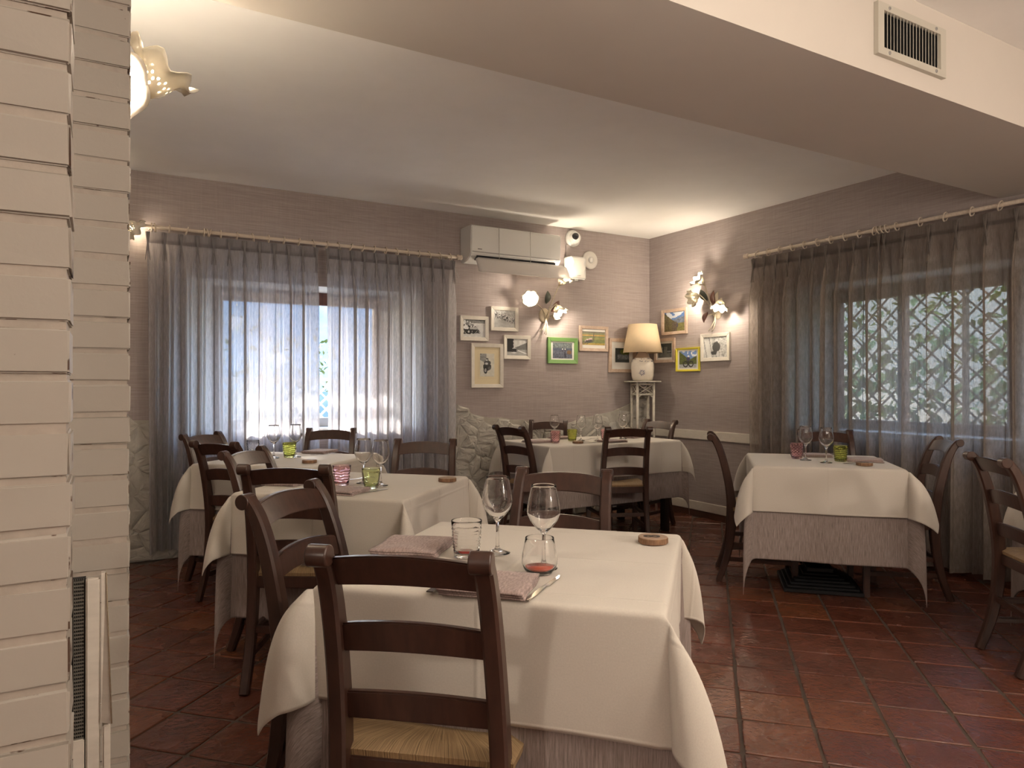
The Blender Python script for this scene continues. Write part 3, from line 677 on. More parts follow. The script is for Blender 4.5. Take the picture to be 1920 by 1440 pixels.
cm = tag(empty('security_camera', (3.80, YB, 2.575), RB), 'white dome security camera beside the air conditioner', 'camera')
b_ = MB(); b_.lathe([(0, 0), (.078, 0), (.078, .02), (.066, .035), (.05, .04)], 28); b_.obj('base', M_PLASTIC, cm, True)
b_ = MB(); b_.lathe([(.056*math.sin(t), .045+.056*math.cos(t)) for t in np.linspace(2.6, 0, 14)], 28); b_.obj('dome', M_PLASTIC, cm, True)
b_ = MB(); b_.lathe([(.0, .108), (.020, .104), (.032, .092), (.034, .07)], 24); b_.obj('lens', M_DARKPL, cm, True, rot=(R(-4), R(-12), 0))
jb = MB(); jb.box(-.045, .045, -.055, .055, 0, .006); tag(jb.obj('junction_plate', M_WALL, bevel=.003, loc=(3.77, YB, 2.46), rot=RB), 'square cover plate under the security camera', 'plate')
sp = tag(empty('speaker', (3.79, YB, 2.285), RB), 'small white box speaker under the security camera', 'speaker')
b_ = MB(); b_.prism([(-.10, .04), (-.085, .12), (.085, .12), (.10, .04), (.10, .02), (-.10, .02)], -.105, .105, Matrix(((1, 0, 0, 0), (0, 0, 1, 0), (0, 1, 0, 0), (0, 0, 0, 1)))); b_.obj('cabinet', M_PLASTIC, sp, bevel=.01)
gp = [(math.copysign(.055+.022*abs(math.cos(PI*k/24*2))**2, 1), -.092+.184*k/24) for k in range(25)]
b_ = MB(); b_.prism([(x, y) for x, y in gp]+[(-x, y) for x, y in reversed(gp)], .12, .126); b_.obj('front_grille', M_PLASTIC2, sp, bevel=.002)
b_ = MB(); b_.box(-.02, .02, -.075, -.07, .126, .1275); b_.obj('badge', M_GREYPL, sp)
b_ = MB(); b_.box(-.03, .01, -.118, -.104, .05, .10); b_.box(-.02, .02, -.04, .04, 0, .03); b_.obj('bracket', M_PLASTIC, sp)
sm = tag(empty('smoke_detector', (4.0, YB, 2.39), RB), 'round white smoke detector on the wall beside the speaker', 'smoke detector')
b_ = MB(); b_.lathe([(0, 0), (.086, 0), (.086, .012), (.080, .020), (.03, .024), (.029, .022)], 36); b_.obj('housing', M_PLASTIC2, sm, True)
b_ = MB(); b_.lathe([(.028, .022), (.027, .026), (0, .027)], 24); b_.obj('button', M_PLASTIC, sm, True)

# prints painted as coloured grids
def canvas(w=48, h=36): return np.linspace(0, 1, w)[None, :]*np.ones((h, 1)), np.linspace(0, 1, h)[:, None]*np.ones((1, w))
def nz(shape, s, seed):
    r = np.random.default_rng(seed); a = r.random((max(2, int(shape[0]/s)+2), max(2, int(shape[1]/s)+2)))
    yi = np.linspace(0, a.shape[0]-1.001, shape[0]); xi = np.linspace(0, a.shape[1]-1.001, shape[1]); y0 = yi.astype(int); x0 = xi.astype(int); fy = (yi-y0)[:, None]; fx = (xi-x0)[None, :]
    return (a[y0][:, x0]*(1-fy)*(1-fx)+a[y0+1][:, x0]*fy*(1-fx)+a[y0][:, x0+1]*(1-fy)*fx+a[y0+1][:, x0+1]*fy*fx)
def rgb(g): return np.stack([g, g, g*.97], -1)
def blob(img, X, Y, cx, cy, rx, ry, col): m = ((X-cx)/rx) ** 2+((Y-cy)/ry) ** 2 < 1; img[m] = col
def rider(img, X, Y, cx, cy, s, shirt, dark=.03):
    d = np.array([dark]*3)
    for ox in (-.30, .30):
        rr_ = np.sqrt(((X-cx-ox*s)/1) ** 2+((Y-cy+.42*s)/1.25) ** 2); img[np.abs(rr_-.24*s) < .06*s] = d
    blob(img, X, Y, cx, cy-.12*s, .10*s, .34*s, d); blob(img, X, Y, cx, cy+.18*s, .22*s, .24*s, shirt); blob(img, X, Y, cx+.03*s, cy+.50*s, .10*s, .12*s, np.array([.75]*3))
def pack(seed):
    X, Y = canvas(); img = rgb(.50+.25*nz(X.shape, 5, seed)); img[(Y > .80)] = rgb(.12+.2*nz(X.shape, 2, seed+1))[Y > .80]
    r = random.Random(seed)
    for k in range(12): rider(img, X, Y, .08+.72*(k % 6)/6+r.uniform(-.04, .04), .72-.22*(k // 6)-.02*(k % 6)+r.uniform(-.03, .03), .40-.03*(k % 6), np.array([r.choice([.75, .45, .85, .2])]*3))
    road = (X > .55+.5*(.75-Y)) & (Y < .72); img[road] = .55+.1*nz(X.shape, 4, seed)[road][:, None]; return img
def peloton(seed):
    X, Y = canvas(); img = rgb(.35+.35*nz(X.shape, 2, seed)); r = random.Random(seed)
    img[Y < .42] = rgb(.45+.15*nz(X.shape, 4, seed))[Y < .42]
    for k in range(60):
        x = r.uniform(.02, .98); y = .82-.42*x+r.uniform(-.12, .16); blob(img, X, Y, x, y, .016, .04, np.array([r.choice([.9, .05, .8, .03])]*3)); blob(img, X, Y, x, y-.08, .012, .05, np.array([.05]*3))
    return img
def oldroad(seed):
    X, Y = canvas(); img = rgb(.45+.2*nz(X.shape, 6, seed)); hill = Y < .45+.45*np.clip(X-.35, 0, 1)*1.2
    img[hill] = rgb(.14+.06*nz(X.shape, 4, seed))[hill]; img[(Y < .35)] = rgb(.30+.1*nz(X.shape, 4, 2))[(Y < .35)]
    t_ = (X < .30+.06*nz(X.shape, 2, 3)) & (Y > .2); img[t_] = .03; blob(img, X, Y, .36, .30, .13, .14, np.array([.04]*3)); blob(img, X, Y, .36, .16, .13, .05, np.array([.6]*3)); blob(img, X, Y, .36, .42, .10, .02, np.array([.6]*3))
    e = np.abs(Y-(.30-.45*(X-.55))) < .03; img[e & (X > .55)] = .75; return img
def motorbike(seed):
    X, Y = canvas(36, 56); img = rgb(.50+.12*nz(X.shape, 5, seed))*np.array([1, .97, .88]); h = (Y > .72-.35*X) & (X < .45) & (Y > .45); img[h] = rgb(.15+.25*nz(X.shape, 2, 1))[h]
    blob(img, X, Y, .50, .42, .30, .17, np.array([.05]*3)); rr_ = np.sqrt(((X-.38)/.13) ** 2+((Y-.27)/.16) ** 2); img[(rr_ < 1)] = .03; img[(rr_ < .55)] = .35
    blob(img, X, Y, .52, .60, .24, .11, np.array([.08]*3)); blob(img, X, Y, .46, .56, .10, .05, np.array([.55]*3)); blob(img, X, Y, .50, .74, .09, .07, np.array([.06]*3)); blob(img, X, Y, .48, .72, .06, .04, np.array([.6]*3)); blob(img, X, Y, .66, .36, .10, .08, np.array([.12]*3)); return img
def forest(seed):
    X, Y = canvas(); img = np.array([.035, .045, .07])*(1+1.6*nz(X.shape, 2, seed))[..., None]; top = Y > .68; img[top] = (np.array([.16, .19, .20])*(.3+nz(X.shape, 2, 4))[..., None])[top]
    rd = Y < .5; img[rd] = (np.array([.10, .11, .15])*(.4+1.2*nz(X.shape, 2, 9))[..., None])[rd]
    for x in (.50, .64): blob(img, X, Y, x, .52, .05, .09, np.array([.05, .05, .08])); blob(img, X, Y, x, .60, .025, .04, np.array([.8, .8, .7]))
    blob(img, X, Y, .63, .24, .035, .22, np.array([.02, .02, .04])); blob(img, X, Y, .85, .4, .12, .14, np.array([.16, .09, .04])); return img
def fields(seed):
    X, Y = canvas(); bands = [(0, (.40, .28, .05)), (.12, (.15, .17, .05)), (.38, (.22, .22, .06)), (.58, (.14, .17, .07)), (.66, (.55, .30, .05)), (.76, (.20, .20, .07)), (.88, (.14, .13, .08))]
    img = np.zeros((*X.shape, 3))
    for b, c in bands: img[Y >= b] = c
    img *= (.75+.5*nz(X.shape, 3, seed))[..., None]
    for x, y in ((.12, .22), (.2, .30), (.27, .34), (.33, .36), (.38, .40)): rider(img, X, Y, x, y, .22, np.array([.6, .35, .35]))
    blob(img, X, Y, .5, .6, .03, .35, np.array([.10, .08, .04])); return img
def river(seed):
    X, Y = canvas(); img = np.array([.02, .025, .025])*(1+nz(X.shape, 3, seed))[..., None]; blob(img, X, Y, .70, .75, .35, .22, np.array([.10, .12, .02])); w = (Y < .55) & (Y > .2) & (X > .15); img[w] = (np.array([.22, .24, .25])*(.2+1.2*nz(X.shape, 2, 3)*nz(X.shape, 6, 4))[..., None])[w]; return img
def valley(seed):
    X, Y = canvas(); img = np.array([.10, .20, .45])*np.ones((*X.shape, 3)); c = (nz(X.shape, 5, seed) > .45) & (Y > .60); img[c] = (.62, .66, .72)
    m2 = Y < .72-.35*np.abs(X-.9)+.06*nz(X.shape, 3, 2); img[m2] = (np.array([.16, .19, .25])*(.5+nz(X.shape, 2, 5))[..., None])[m2]
    m = Y < .95-.95*X+.05*nz(X.shape, 2, 3); img[m] = (np.array([.10, .085, .04])*(.5+nz(X.shape, 2, 6))[..., None])[m]
    m = (Y < .42) & (X > .55); img[m] = (np.array([.16, .15, .05])*(.6+.8*nz(X.shape, 2, 7))[..., None])[m]; m = (Y < .5) & (X < .62) & (X > .4); img[m] = (np.array([.09, .07, .05])*(.5+nz(X.shape, 2, 8))[..., None])[m]
    blob(img, X, Y, .64, .30, .035, .12, np.array([.05, .05, .10])); return img
def woodcut(seed):
    X, Y = canvas(); img = np.array([.03, .035, .03])*(1+nz(X.shape, 3, seed))[..., None]; gnd = Y < .3; img[gnd] = (np.array([.16, .16, .15])*(.5+nz(X.shape, 2, 3))[..., None])[gnd]
    for x in (.3, .5, .62): blob(img, X, Y, x, .40, .07, .24, np.array([.17, .17, .15])); blob(img, X, Y, x+.02, .68, .045, .10, np.array([.20, .20, .17]))
    blob(img, X, Y, .82, .42, .15, .06, np.array([.2, .2, .22])); return img
def alpine(seed):
    X, Y = canvas(); img = np.array([.16, .27, .55])*np.ones((*X.shape, 3)); c = (nz(X.shape, 5, seed) > .5) & (Y > .68); img[c] = (.7, .74, .8); blob(img, X, Y, .72, .88, .03, .045, np.array([.95, .95, .9]))
    m = (Y < 1.0-.85*X) | (Y < .35+.55*(X-.35)); img[m] = (np.array([.10, .12, .04])*(.5+nz(X.shape, 2, 3))[..., None])[m]; m = Y < .22; img[m] = (np.array([.42, .44, .50])*(.6+.5*nz(X.shape, 3, 4))[..., None])[m]
    rider(img, X, Y, .52, .44, .52, np.array([.06, .06, .12])); return img
def champion(seed):
    X, Y = canvas(); img = rgb(.22+.5*nz(X.shape, 2, seed)); m = X < .36; img[m] = rgb(.45+.3*nz(X.shape, 7, 2))[m]
    m = np.abs(((X*4+Y*.6) % 1)-.5) < .08; img[m & (X < .4)] = .3
    blob(img, X, Y, .54, .50, .17, .26, np.array([.06]*3)); blob(img, X, Y, .56, .82, .075, .09, np.array([.65]*3)); blob(img, X, Y, .56, .76, .05, .03, np.array([.1]*3)); blob(img, X, Y, .46, .22, .16, .10, np.array([.05]*3)); blob(img, X, Y, .60, .14, .05, .16, np.array([.55]*3)); return img
def picture(nm, wall, pos, z, w, h, fw, fm, mm, mg, img, label, dp=.022, lines=False):
    loc = (pos, YB, z) if wall == 'b' else (XR, pos, z); root = empty(nm, loc, RB if wall == 'b' else RRt)
    mb = MB(); o = [(-w/2, -h/2), (w/2, -h/2), (w/2, h/2), (-w/2, h/2)]; i_ = [(-w/2+fw, -h/2+fw), (w/2-fw, -h/2+fw), (w/2-fw, h/2-fw), (-w/2+fw, h/2-fw)]
    for k in range(4):
        a, b, c, d = o[k], o[(k+1) % 4], i_[(k+1) % 4], i_[k]; q = MB()
        q.add([(*a, .001), (*b, .001), (*c, .001), (*d, .001), (*a, dp), (*b, dp), (*c, dp*.8), (*d, dp*.8)], [(3, 2, 1, 0), (4, 5, 6, 7), (0, 1, 5, 4), (1, 2, 6, 5), (2, 3, 7, 6), (3, 0, 4, 7)])
        q.obj('frame_bar', fm, root, bevel=.0015, seg=1)
    q = MB(); q.box(-w/2+fw-.002, w/2-fw+.002, -h/2+fw-.002, h/2-fw+.002, .003, .009); q.obj('mat_board', mm, root)
    l, r_, b_, t_ = mg; x0, x1, y0, y1 = -w/2+fw+l, w/2-fw-r_, -h/2+fw+b_, h/2-fw-t_; hh, ww = img.shape[:2]
    V = [(x0+(x1-x0)*i/ww, y0+(y1-y0)*j/hh, .0098) for j in range(hh+1) for i in range(ww+1)]
    me = mesh('print', V, [(j*(ww+1)+i, j*(ww+1)+i+1, (j+1)*(ww+1)+i+1, (j+1)*(ww+1)+i) for j in range(hh) for i in range(ww)], M_PRINT)
    at = me.color_attributes.new('Col', 'FLOAT_COLOR', 'CORNER'); c4 = np.concatenate([np.clip(img, 0, 1).reshape(-1, 3), np.ones((hh*ww, 1))], 1)
    at.data.foreach_set('color', np.repeat(c4, 4, axis=0).astype(np.float32).ravel()); link('print', me, root)
    if lines:
        q = MB(); e = .018; L = .0008
        for a in ((x0-e, x1+e, y0-e, y0-e+L), (x0-e, x1+e, y1+e, y1+e+L), (x0-e, x0-e+L, y0-e, y1+e), (x1+e, x1+e+L, y0-e, y1+e)): q.box(a[0], a[1], a[2], a[3], .009, .0093)
        q.obj('mat_line', M_FRAMEO, root)
    return tag(root, label, 'picture', 'framed cycling and landscape pictures')
z4 = (0, 0, 0, 0)
picture('framed_picture', 'b', 2.769, 1.693, .273, .214, .032, M_FRAMEW, M_MATW, z4, pack(1), 'white-framed black and white photo of racing cyclists on a road, beside the left curtain')
picture('framed_picture', 'b', 3.068, 1.788, .276, .213, .032, M_FRAMEW, M_MATW, z4, peloton(2), 'white-framed black and white photo of a crowded peloton, highest of the left cluster')
picture('framed_picture', 'b', 3.197, 1.542, .275, .212, .032, M_FRAMEW, M_MATW, z4, oldroad(3), 'white-framed black and white photo of a road with a dark tree and a car')
picture('framed_picture', 'b', 2.896, 1.374, .315, .384, .032, M_FRAMEW, M_MATC, (.055, .055, .065, .055), motorbike(4), 'tall white-framed print of a motorcycle rider on a cream mat', lines=True)
picture('framed_picture', 'b', 3.686, 1.524, .332, .240, .036, M_FRAMEG, M_MATW, (.022, .022, .012, .012), forest(5), 'bright green framed photo of a dark forest road')
picture('framed_picture', 'b', 4.043, 1.646, .335, .240, .030, M_FRAMEO, M_MATW, (.005, .005, .030, .022), fields(6), 'oak-framed photo of cyclists among yellow and green fields')
picture('framed_picture', 'b', 4.387, 1.493, .330, .332, .034, M_FRAMEO, M_MATW, (.045, .045, .065, .06), river(7), 'oak-framed photo of a dark river with a wide white mat, behind the table lamp')
picture('framed_picture', 'r', 5.110, 1.812, .343, .245, .030, M_FRAMEO, M_MATW, z4, valley(8), 'oak-framed mountain valley photo under the right wall lamp')
picture('framed_picture', 'r', 5.245, 1.541, .290, .236, .030, M_FRAMEO, M_MATW, (.02, .02, .02, .02), woodcut(9), 'oak-framed dark photo partly hidden behind the lamp shade')
picture('framed_picture', 'r', 4.930, 1.444, .308, .222, .018, M_FRAMEY, M_MATW, (.022, .022, .014, .014), alpine(10), 'yellow-framed photo of a cyclist before alpine mountains')
picture('framed_picture', 'r', 4.587, 1.543, .345, .247, .032, M_FRAMEW, M_MATW, z4, champion(11), 'white-framed black and white photo of a lone cyclist nearest the right curtain')

# flower lamps
def shade_mesh(s, nr=7, seed=0):
    n = 42; prof_ = [(.012, 0), (.026, .006), (.038, .018), (.046, .034), (.050, .050), (.054, .064), (.064, .078), (.080, .088), (.094, .092)]; V = []; UV = []; F_ = []; k = len(prof_)
    for i, (r0, z) in enumerate(prof_):
        q = (i/(k-1)) ** 3
        for j in range(n+1):
            t_ = 2*PI*j/n; rr_ = r0*(1+.055*q*math.cos(nr*t_+seed)); V.append((rr_*math.cos(t_)*s, rr_*math.sin(t_)*s, (z+.016*q*math.sin(nr*t_+seed+.8))*s)); UV.append((j/n, i/(k-1)))
    F_ = [(i*(n+1)+j, i*(n+1)+j+1, (i+1)*(n+1)+j+1, (i+1)*(n+1)+j) for i in range(k-1) for j in range(n)]
    return mesh('shade', V, F_, M_SHADE, True, UV)
SH = {}
def flower(root, p, d, s, e, seed):
    """pierced ceramic flower at p opening along d (root coords)"""
    if (s, seed) not in SH: SH[(s, seed)] = shade_mesh(s, 7, seed)
    rot = Vector(d).to_track_quat('Z', 'Y').to_euler(); dn = Vector(d).normalized(); p = Vector(p)
    sh_ = link('shade', SH[(s, seed)], root, p, rot); md = sh_.modifiers.new('t', 'SOLIDIFY'); md.thickness = .0035
    b_ = MB(); b_.lathe([(.0, .0), (.012*s, .0), (.013*s, .03*s), (.020*s, .045*s), (.022*s, .058*s), (.014*s, .072*s), (0, .077*s)], 14); bo = b_.obj('bulb', M_BULB, root, True, loc=p, rot=rot)
    b_ = MB(); b_.lathe([(.0, -.022*s), (.011*s, -.022*s), (.014*s, -.004*s), (.014*s, .004*s)], 12); b_.obj('holder', M_IVORYMETAL, root, True, loc=p, rot=rot)
    l = lamp('bulb_light', 'POINT', p+dn*(.100*s), e, (1.0, .86, .68), shadow_soft_size=.025*s); l.parent = root
    return p-dn*.02*s
def leaf(root, p, d, nrm, L, wd, mat):
    d = Vector(d).normalized(); nrm = Vector(nrm).normalized(); sd = d.cross(nrm); p = Vector(p); V = []; k = 9
    for i in range(k):
        t_ = i/(k-1); w = wd*math.sin(PI*min(1, t_*1.02)) ** .8*(1-.25*t_); c = p+d*L*t_+nrm*.02*math.sin(t_*PI)
        V += [c-sd*w+nrm*.006*t_, c, c+sd*w+nrm*.006*t_]
    F_ = []
    for i in range(k-1): F_ += [(3*i, 3*i+1, 3*i+4, 3*i+3), (3*i+1, 3*i+2, 3*i+5, 3*i+4)]
    o = link('leaf', mesh('leaf', V, F_, mat, True), root); md = o.modifiers.new('t', 'SOLIDIFY'); md.thickness = .003; return o
def sconce(loc, rot, flowers, leaves, label, e, tails):
    root = tag(empty('wall_lamp', loc, rot), label, 'wall lamp', 'flower wall lamps')
    b_ = MB(); b_.lathe([(0, 0), (.055, 0), (.055, .006), (.045, .018), (.02, .026), (0, .027)], 28, fn=lambda r, z, t_, i: (r*(1 if True else 0), z)); o = b_.obj('back_plate', M_IVORYMETAL, root, True); o.scale = (1, 1.25, 1)
    for i, (p, d) in enumerate(flowers):
        q = flower(root, p, d, .82, e, i); b_ = MB(); s0 = Vector((0.0, -.03, .03)); m0 = Vector((q.x*.25, q.y*.55+.01, q.z*.9)); pts = []
        for k in range(9):
            t_ = k/8; pts.append(s0*(1-t_) ** 2+m0*2*t_*(1-t_)+q*t_*t_)
        b_.tube(pts, .0045, 7); b_.obj('stem', M_IVORYMETAL, root, True)
    for tl in tails: b_ = MB(); b_.tube(tl, [.005, .005, .004, .003], 7); b_.obj('stem_tail', M_IVORYMETAL, root, True)
    for lf in leaves: leaf(root, *lf)
    return root
TL = [[(0, -.03, .03), (-.01, -.08, .035), (-.045, -.13, .04), (-.075, -.155, .045)], [(0, -.03, .03), (.005, -.09, .04), (-.01, -.14, .045), (-.03, -.17, .05)], [(.005, -.03, .03), (.01, -.10, .04), (.0, -.15, .045), (-.012, -.18, .05)]]
LV = [((-.01, .10, .05), (.05, .9, .1), (0, 0, 1), .12, .035, M_LEAFG), ((.04, .03, .06), (.55, .8, .1), (0, 0, 1), .13, .035, M_LEAFR), ((.03, -.01, .05), (1, -.15, .1), (.0, .2, 1), .11, .03, M_IVORYMETAL)]
sconce((3.489, YB, 1.84), RB, [((-.20, .115, .10), (-.65, .10, .9)), ((.075, .275, .15), (.20, .70, .60)), ((.065, .085, .11), (.25, -1, .45))], LV, 'flower wall lamp under the air conditioner on the back wall', 4.8, TL)
TL2 = [[(0, -.03, .03), (.0, -.08, .04), (-.03, -.14, .05), (-.06, -.17, .055)], [(0, -.03, .03), (.01, -.09, .04), (.0, -.15, .05), (-.02, -.18, .055)], [(-.02, -.02, .03), (-.08, -.03, .045), (-.10, -.05, .05), (-.11, -.075, .055)]]
LV2 = [((.02, .04, .06), (.05, .95, .1), (0, 0, 1), .14, .035, M_LEAFR), ((-.06, .10, .06), (-.5, .7, .1), (0, 0, 1), .13, .04, M_LEAFG), ((.045, .04, .06), (.25, .9, .1), (0, 0, 1), .13, .03, M_IVORYMETAL), ((-.07, .0, .05), (-.35, -.9, .1), (0, 0, 1), .10, .03, M_LEAFR)]
sconce((XR, 4.566, 1.86), RRt, [((-.05, .245, .13), (-.30, .65, .8)), ((-.12, .15, .12), (-1, -.25, .12)), ((.16, .075, .13), (.12, -1, .40))], LV2, 'flower wall lamp on the right wall beside the taupe curtain', 4.8, TL2)
sconce((-.02, YB, 2.16), RB, [((.15, .125, .10), (.8, -.45, -.30)), ((-.10, .22, .10), (-.3, .8, .6)), ((-.15, .05, .11), (-.4, -1, .4))], LV, 'flower wall lamp at the far left, mostly hidden by the brick pillar', .35, TL)
# chandelier, mostly hidden by the pillar
hub = C2W(-1.33, 2.22)
ch = tag(empty('chandelier', (*hub, HC)), 'ceramic flower chandelier on the ceiling beside the brick pillar', 'chandelier')
b_ = MB(); b_.lathe([(0, -.03), (.05, -.03), (.065, -.015), (.065, 0)], 24); b_.obj('ceiling_rose', M_IVORYMETAL, ch, True)
b_ = MB(); b_.tube([(0, 0, -.03), (0, 0, -.56)], .008, 8); b_.obj('rod', M_IVORYMETAL, ch, True)
def cdir(a, z, h): w = C2W(a, z); return (w[0], w[1], h)
for i, (p, d) in enumerate([((-1.175, 2.10, 2.075), (.30, -1, -.20)), ((-1.175, 2.24, 2.125), (.55, .15, .80)), ((-1.50, 2.15, 2.12), (-.7, -.4, .3)), ((-1.50, 2.40, 2.14), (-.4, 1, .2))]):
    w = C2W(p[0], p[1]); q = flower(ch, (w[0]-hub[0], w[1]-hub[1], p[2]-HC), cdir(*d), 1.22, 6.0, i+2)
    b_ = MB(); b_.tube([(0, 0, -.55), (q.x*.5, q.y*.5, -.62), (q.x*.9, q.y*.9, -.58), tuple(q)], .005, 7); b_.obj('arm', M_IVORYMETAL, ch, True)

# ------------------------------------------------------------------ lamp and plant stand in the corner
sx, sy = C2W(1.262, 6.86)
st = tag(empty('plant_stand', (sx, sy, 0), (0, 0, R(-20))), 'tall distressed white stand in the corner carrying the lamp', 'stand'); HT = 1.245
b_ = MB(); b_.prism([(.178*math.cos(R(22.5+45*k)), .178*math.sin(R(22.5+45*k))) for k in range(8)], HT-.012, HT); b_.obj('top', M_STAND, st, bevel=.003)
cr = [(.115*math.cos(R(45+90*k)), .115*math.sin(R(45+90*k))) for k in range(4)]
for x, y in cr: b_ = MB(); b_.tube([(x*1.25, y*1.25, 0), (x*1.08, y*1.08, .35), (x, y, .8), (x, y, HT-.012)], [.012, .011, .012, .014], 8); b_.obj('leg', M_STAND, st, True)
for k in range(4):
    a, b = Vector((*cr[k], 0)), Vector((*cr[(k+1) % 4], 0))
    for z in (HT-.03, HT-.13): b_ = MB(); b_.tube([a+Vector((0, 0, z)), b+Vector((0, 0, z))], .010, 8); b_.obj('rail', M_STAND, st, True)
    for s in (0, 1): b_ = MB(); b_.tube([a+Vector((0, 0, HT-.03-.10*s)), b+Vector((0, 0, HT-.13+.10*s))], .005, 6); b_.obj('cross_brace', M_STAND, st, True)
    b_ = MB(); b_.tube([a*1.1+Vector((0, 0, .3)), b*1.1+Vector((0, 0, .3))], .008, 8); b_.obj('rail', M_STAND, st, True)
    for q, r_ in ((a, b), (b, a)):
        b_ = MB(); dd = (r_-q); b_.tube([q+Vector((0, 0, HT-.20)), q+dd*.06+Vector((0, 0, HT-.155)), q+dd*.22+Vector((0, 0, HT-.137))], .006, 6); b_.obj('corner_bracket', M_STAND, st, True)
lp = tag(empty('table_lamp', (sx, sy, HT)), 'cream ceramic table lamp with a tapered parchment shade in the corner', 'lamp')
vp = [(0, .002), (.085, .002), (.098, .012), (.110, .05), (.115, .12), (.113, .17), (.100, .205), (.075, .222)]
b_ = MB(); b_.lathe(vp, 40, fn=lambda r, z, t_, i: (r*(1+.07*math.cos(4*t_)*min(1, z/.05)), z)); b_.obj('body', M_VASE, lp, True)
b_ = MB(); b_.lathe([(.075, .218), (.062, .24), (.05, .265), (.03, .28), (0, .282)], 32); b_.obj('neck', M_NECK, lp, True)
b_ = MB(); b_.tube([(0, 0, .27), (0, 0, .36)], .012, 10); b_.obj('socket', M_IVORYMETAL, lp, True)
b_ = MB(); b_.lathe([(.188, .272), (.137, .545)], 48); o = b_.obj('lamp_shade', M_LSHADE, lp, True); md = o.modifiers.new('t', 'SOLIDIFY'); md.thickness = .003
b_ = MB(); fd = Vector((-sx, -sy, 0)).normalized(); sd_ = Vector((-fd.y, fd.x, 0))
def deco(u, z, a, b): c = fd*.1235+sd_*u; c = Vector((c.x, c.y, z)); c = c*1.0; b_.add([c+sd_*a+Vector((0, 0, b)), c-sd_*a+Vector((0, 0, b)), c-sd_*a-Vector((0, 0, b)), c+sd_*a-Vector((0, 0, b))], [(0, 1, 2, 3)])
for k in range(10):
    t_ = k*2*PI/10; b_.tube([fd*.1225+sd_*(.017*math.cos(t_)-.005)+Vector((0, 0, .078+.017*math.sin(t_))), fd*.1225+sd_*(.017*math.cos(t_+.64)-.005)+Vector((0, 0, .078+.017*math.sin(t_+.64)))], .0022, 5)
    b_.tube([fd*.1225+sd_*(.020*math.cos(t_)-.005)+Vector((0, 0, .078+.020*math.sin(t_))), fd*.1215+sd_*(.029*math.cos(t_+.2)-.005)+Vector((0, 0, .078+.029*math.sin(t_+.2)))], .003 if k % 2 else .0015, 5)
b_.tube([fd*.123+sd_*(-.010)+Vector((0, 0, .078)), fd*.123+sd_*.0+Vector((0, 0, .078))], .0015, 5); b_.tube([fd*.123+sd_*(-.005)+Vector((0, 0, .073)), fd*.123+sd_*(-.005)+Vector((0, 0, .083))], .0015, 5)
b_.obj('blue_motif', M_BLUE, lp)
b_ = MB(); dr = random.Random(5)
for k in range(46):
    t_ = dr.uniform(0, 2*PI); z = dr.uniform(.182, .216) if k % 4 else dr.uniform(.165, .19); r_ = float(np.interp(z, [v[1] for v in vp[2:]], [v[0] for v in vp[2:]]))*(1+.07*math.cos(4*t_))+.0006
    c = Vector((r_*math.cos(t_), r_*math.sin(t_), z)); tt_ = Vector((-math.sin(t_), math.cos(t_), 0)); e1 = tt_*dr.uniform(-.018, .018)+Vector((0, 0, dr.uniform(-.006, .006))); b_.tube([c, c+e1*.6+Vector((0, 0, .002)), c+e1], .0022, 5)
b_.obj('blue_garland', M_BLUE, lp)

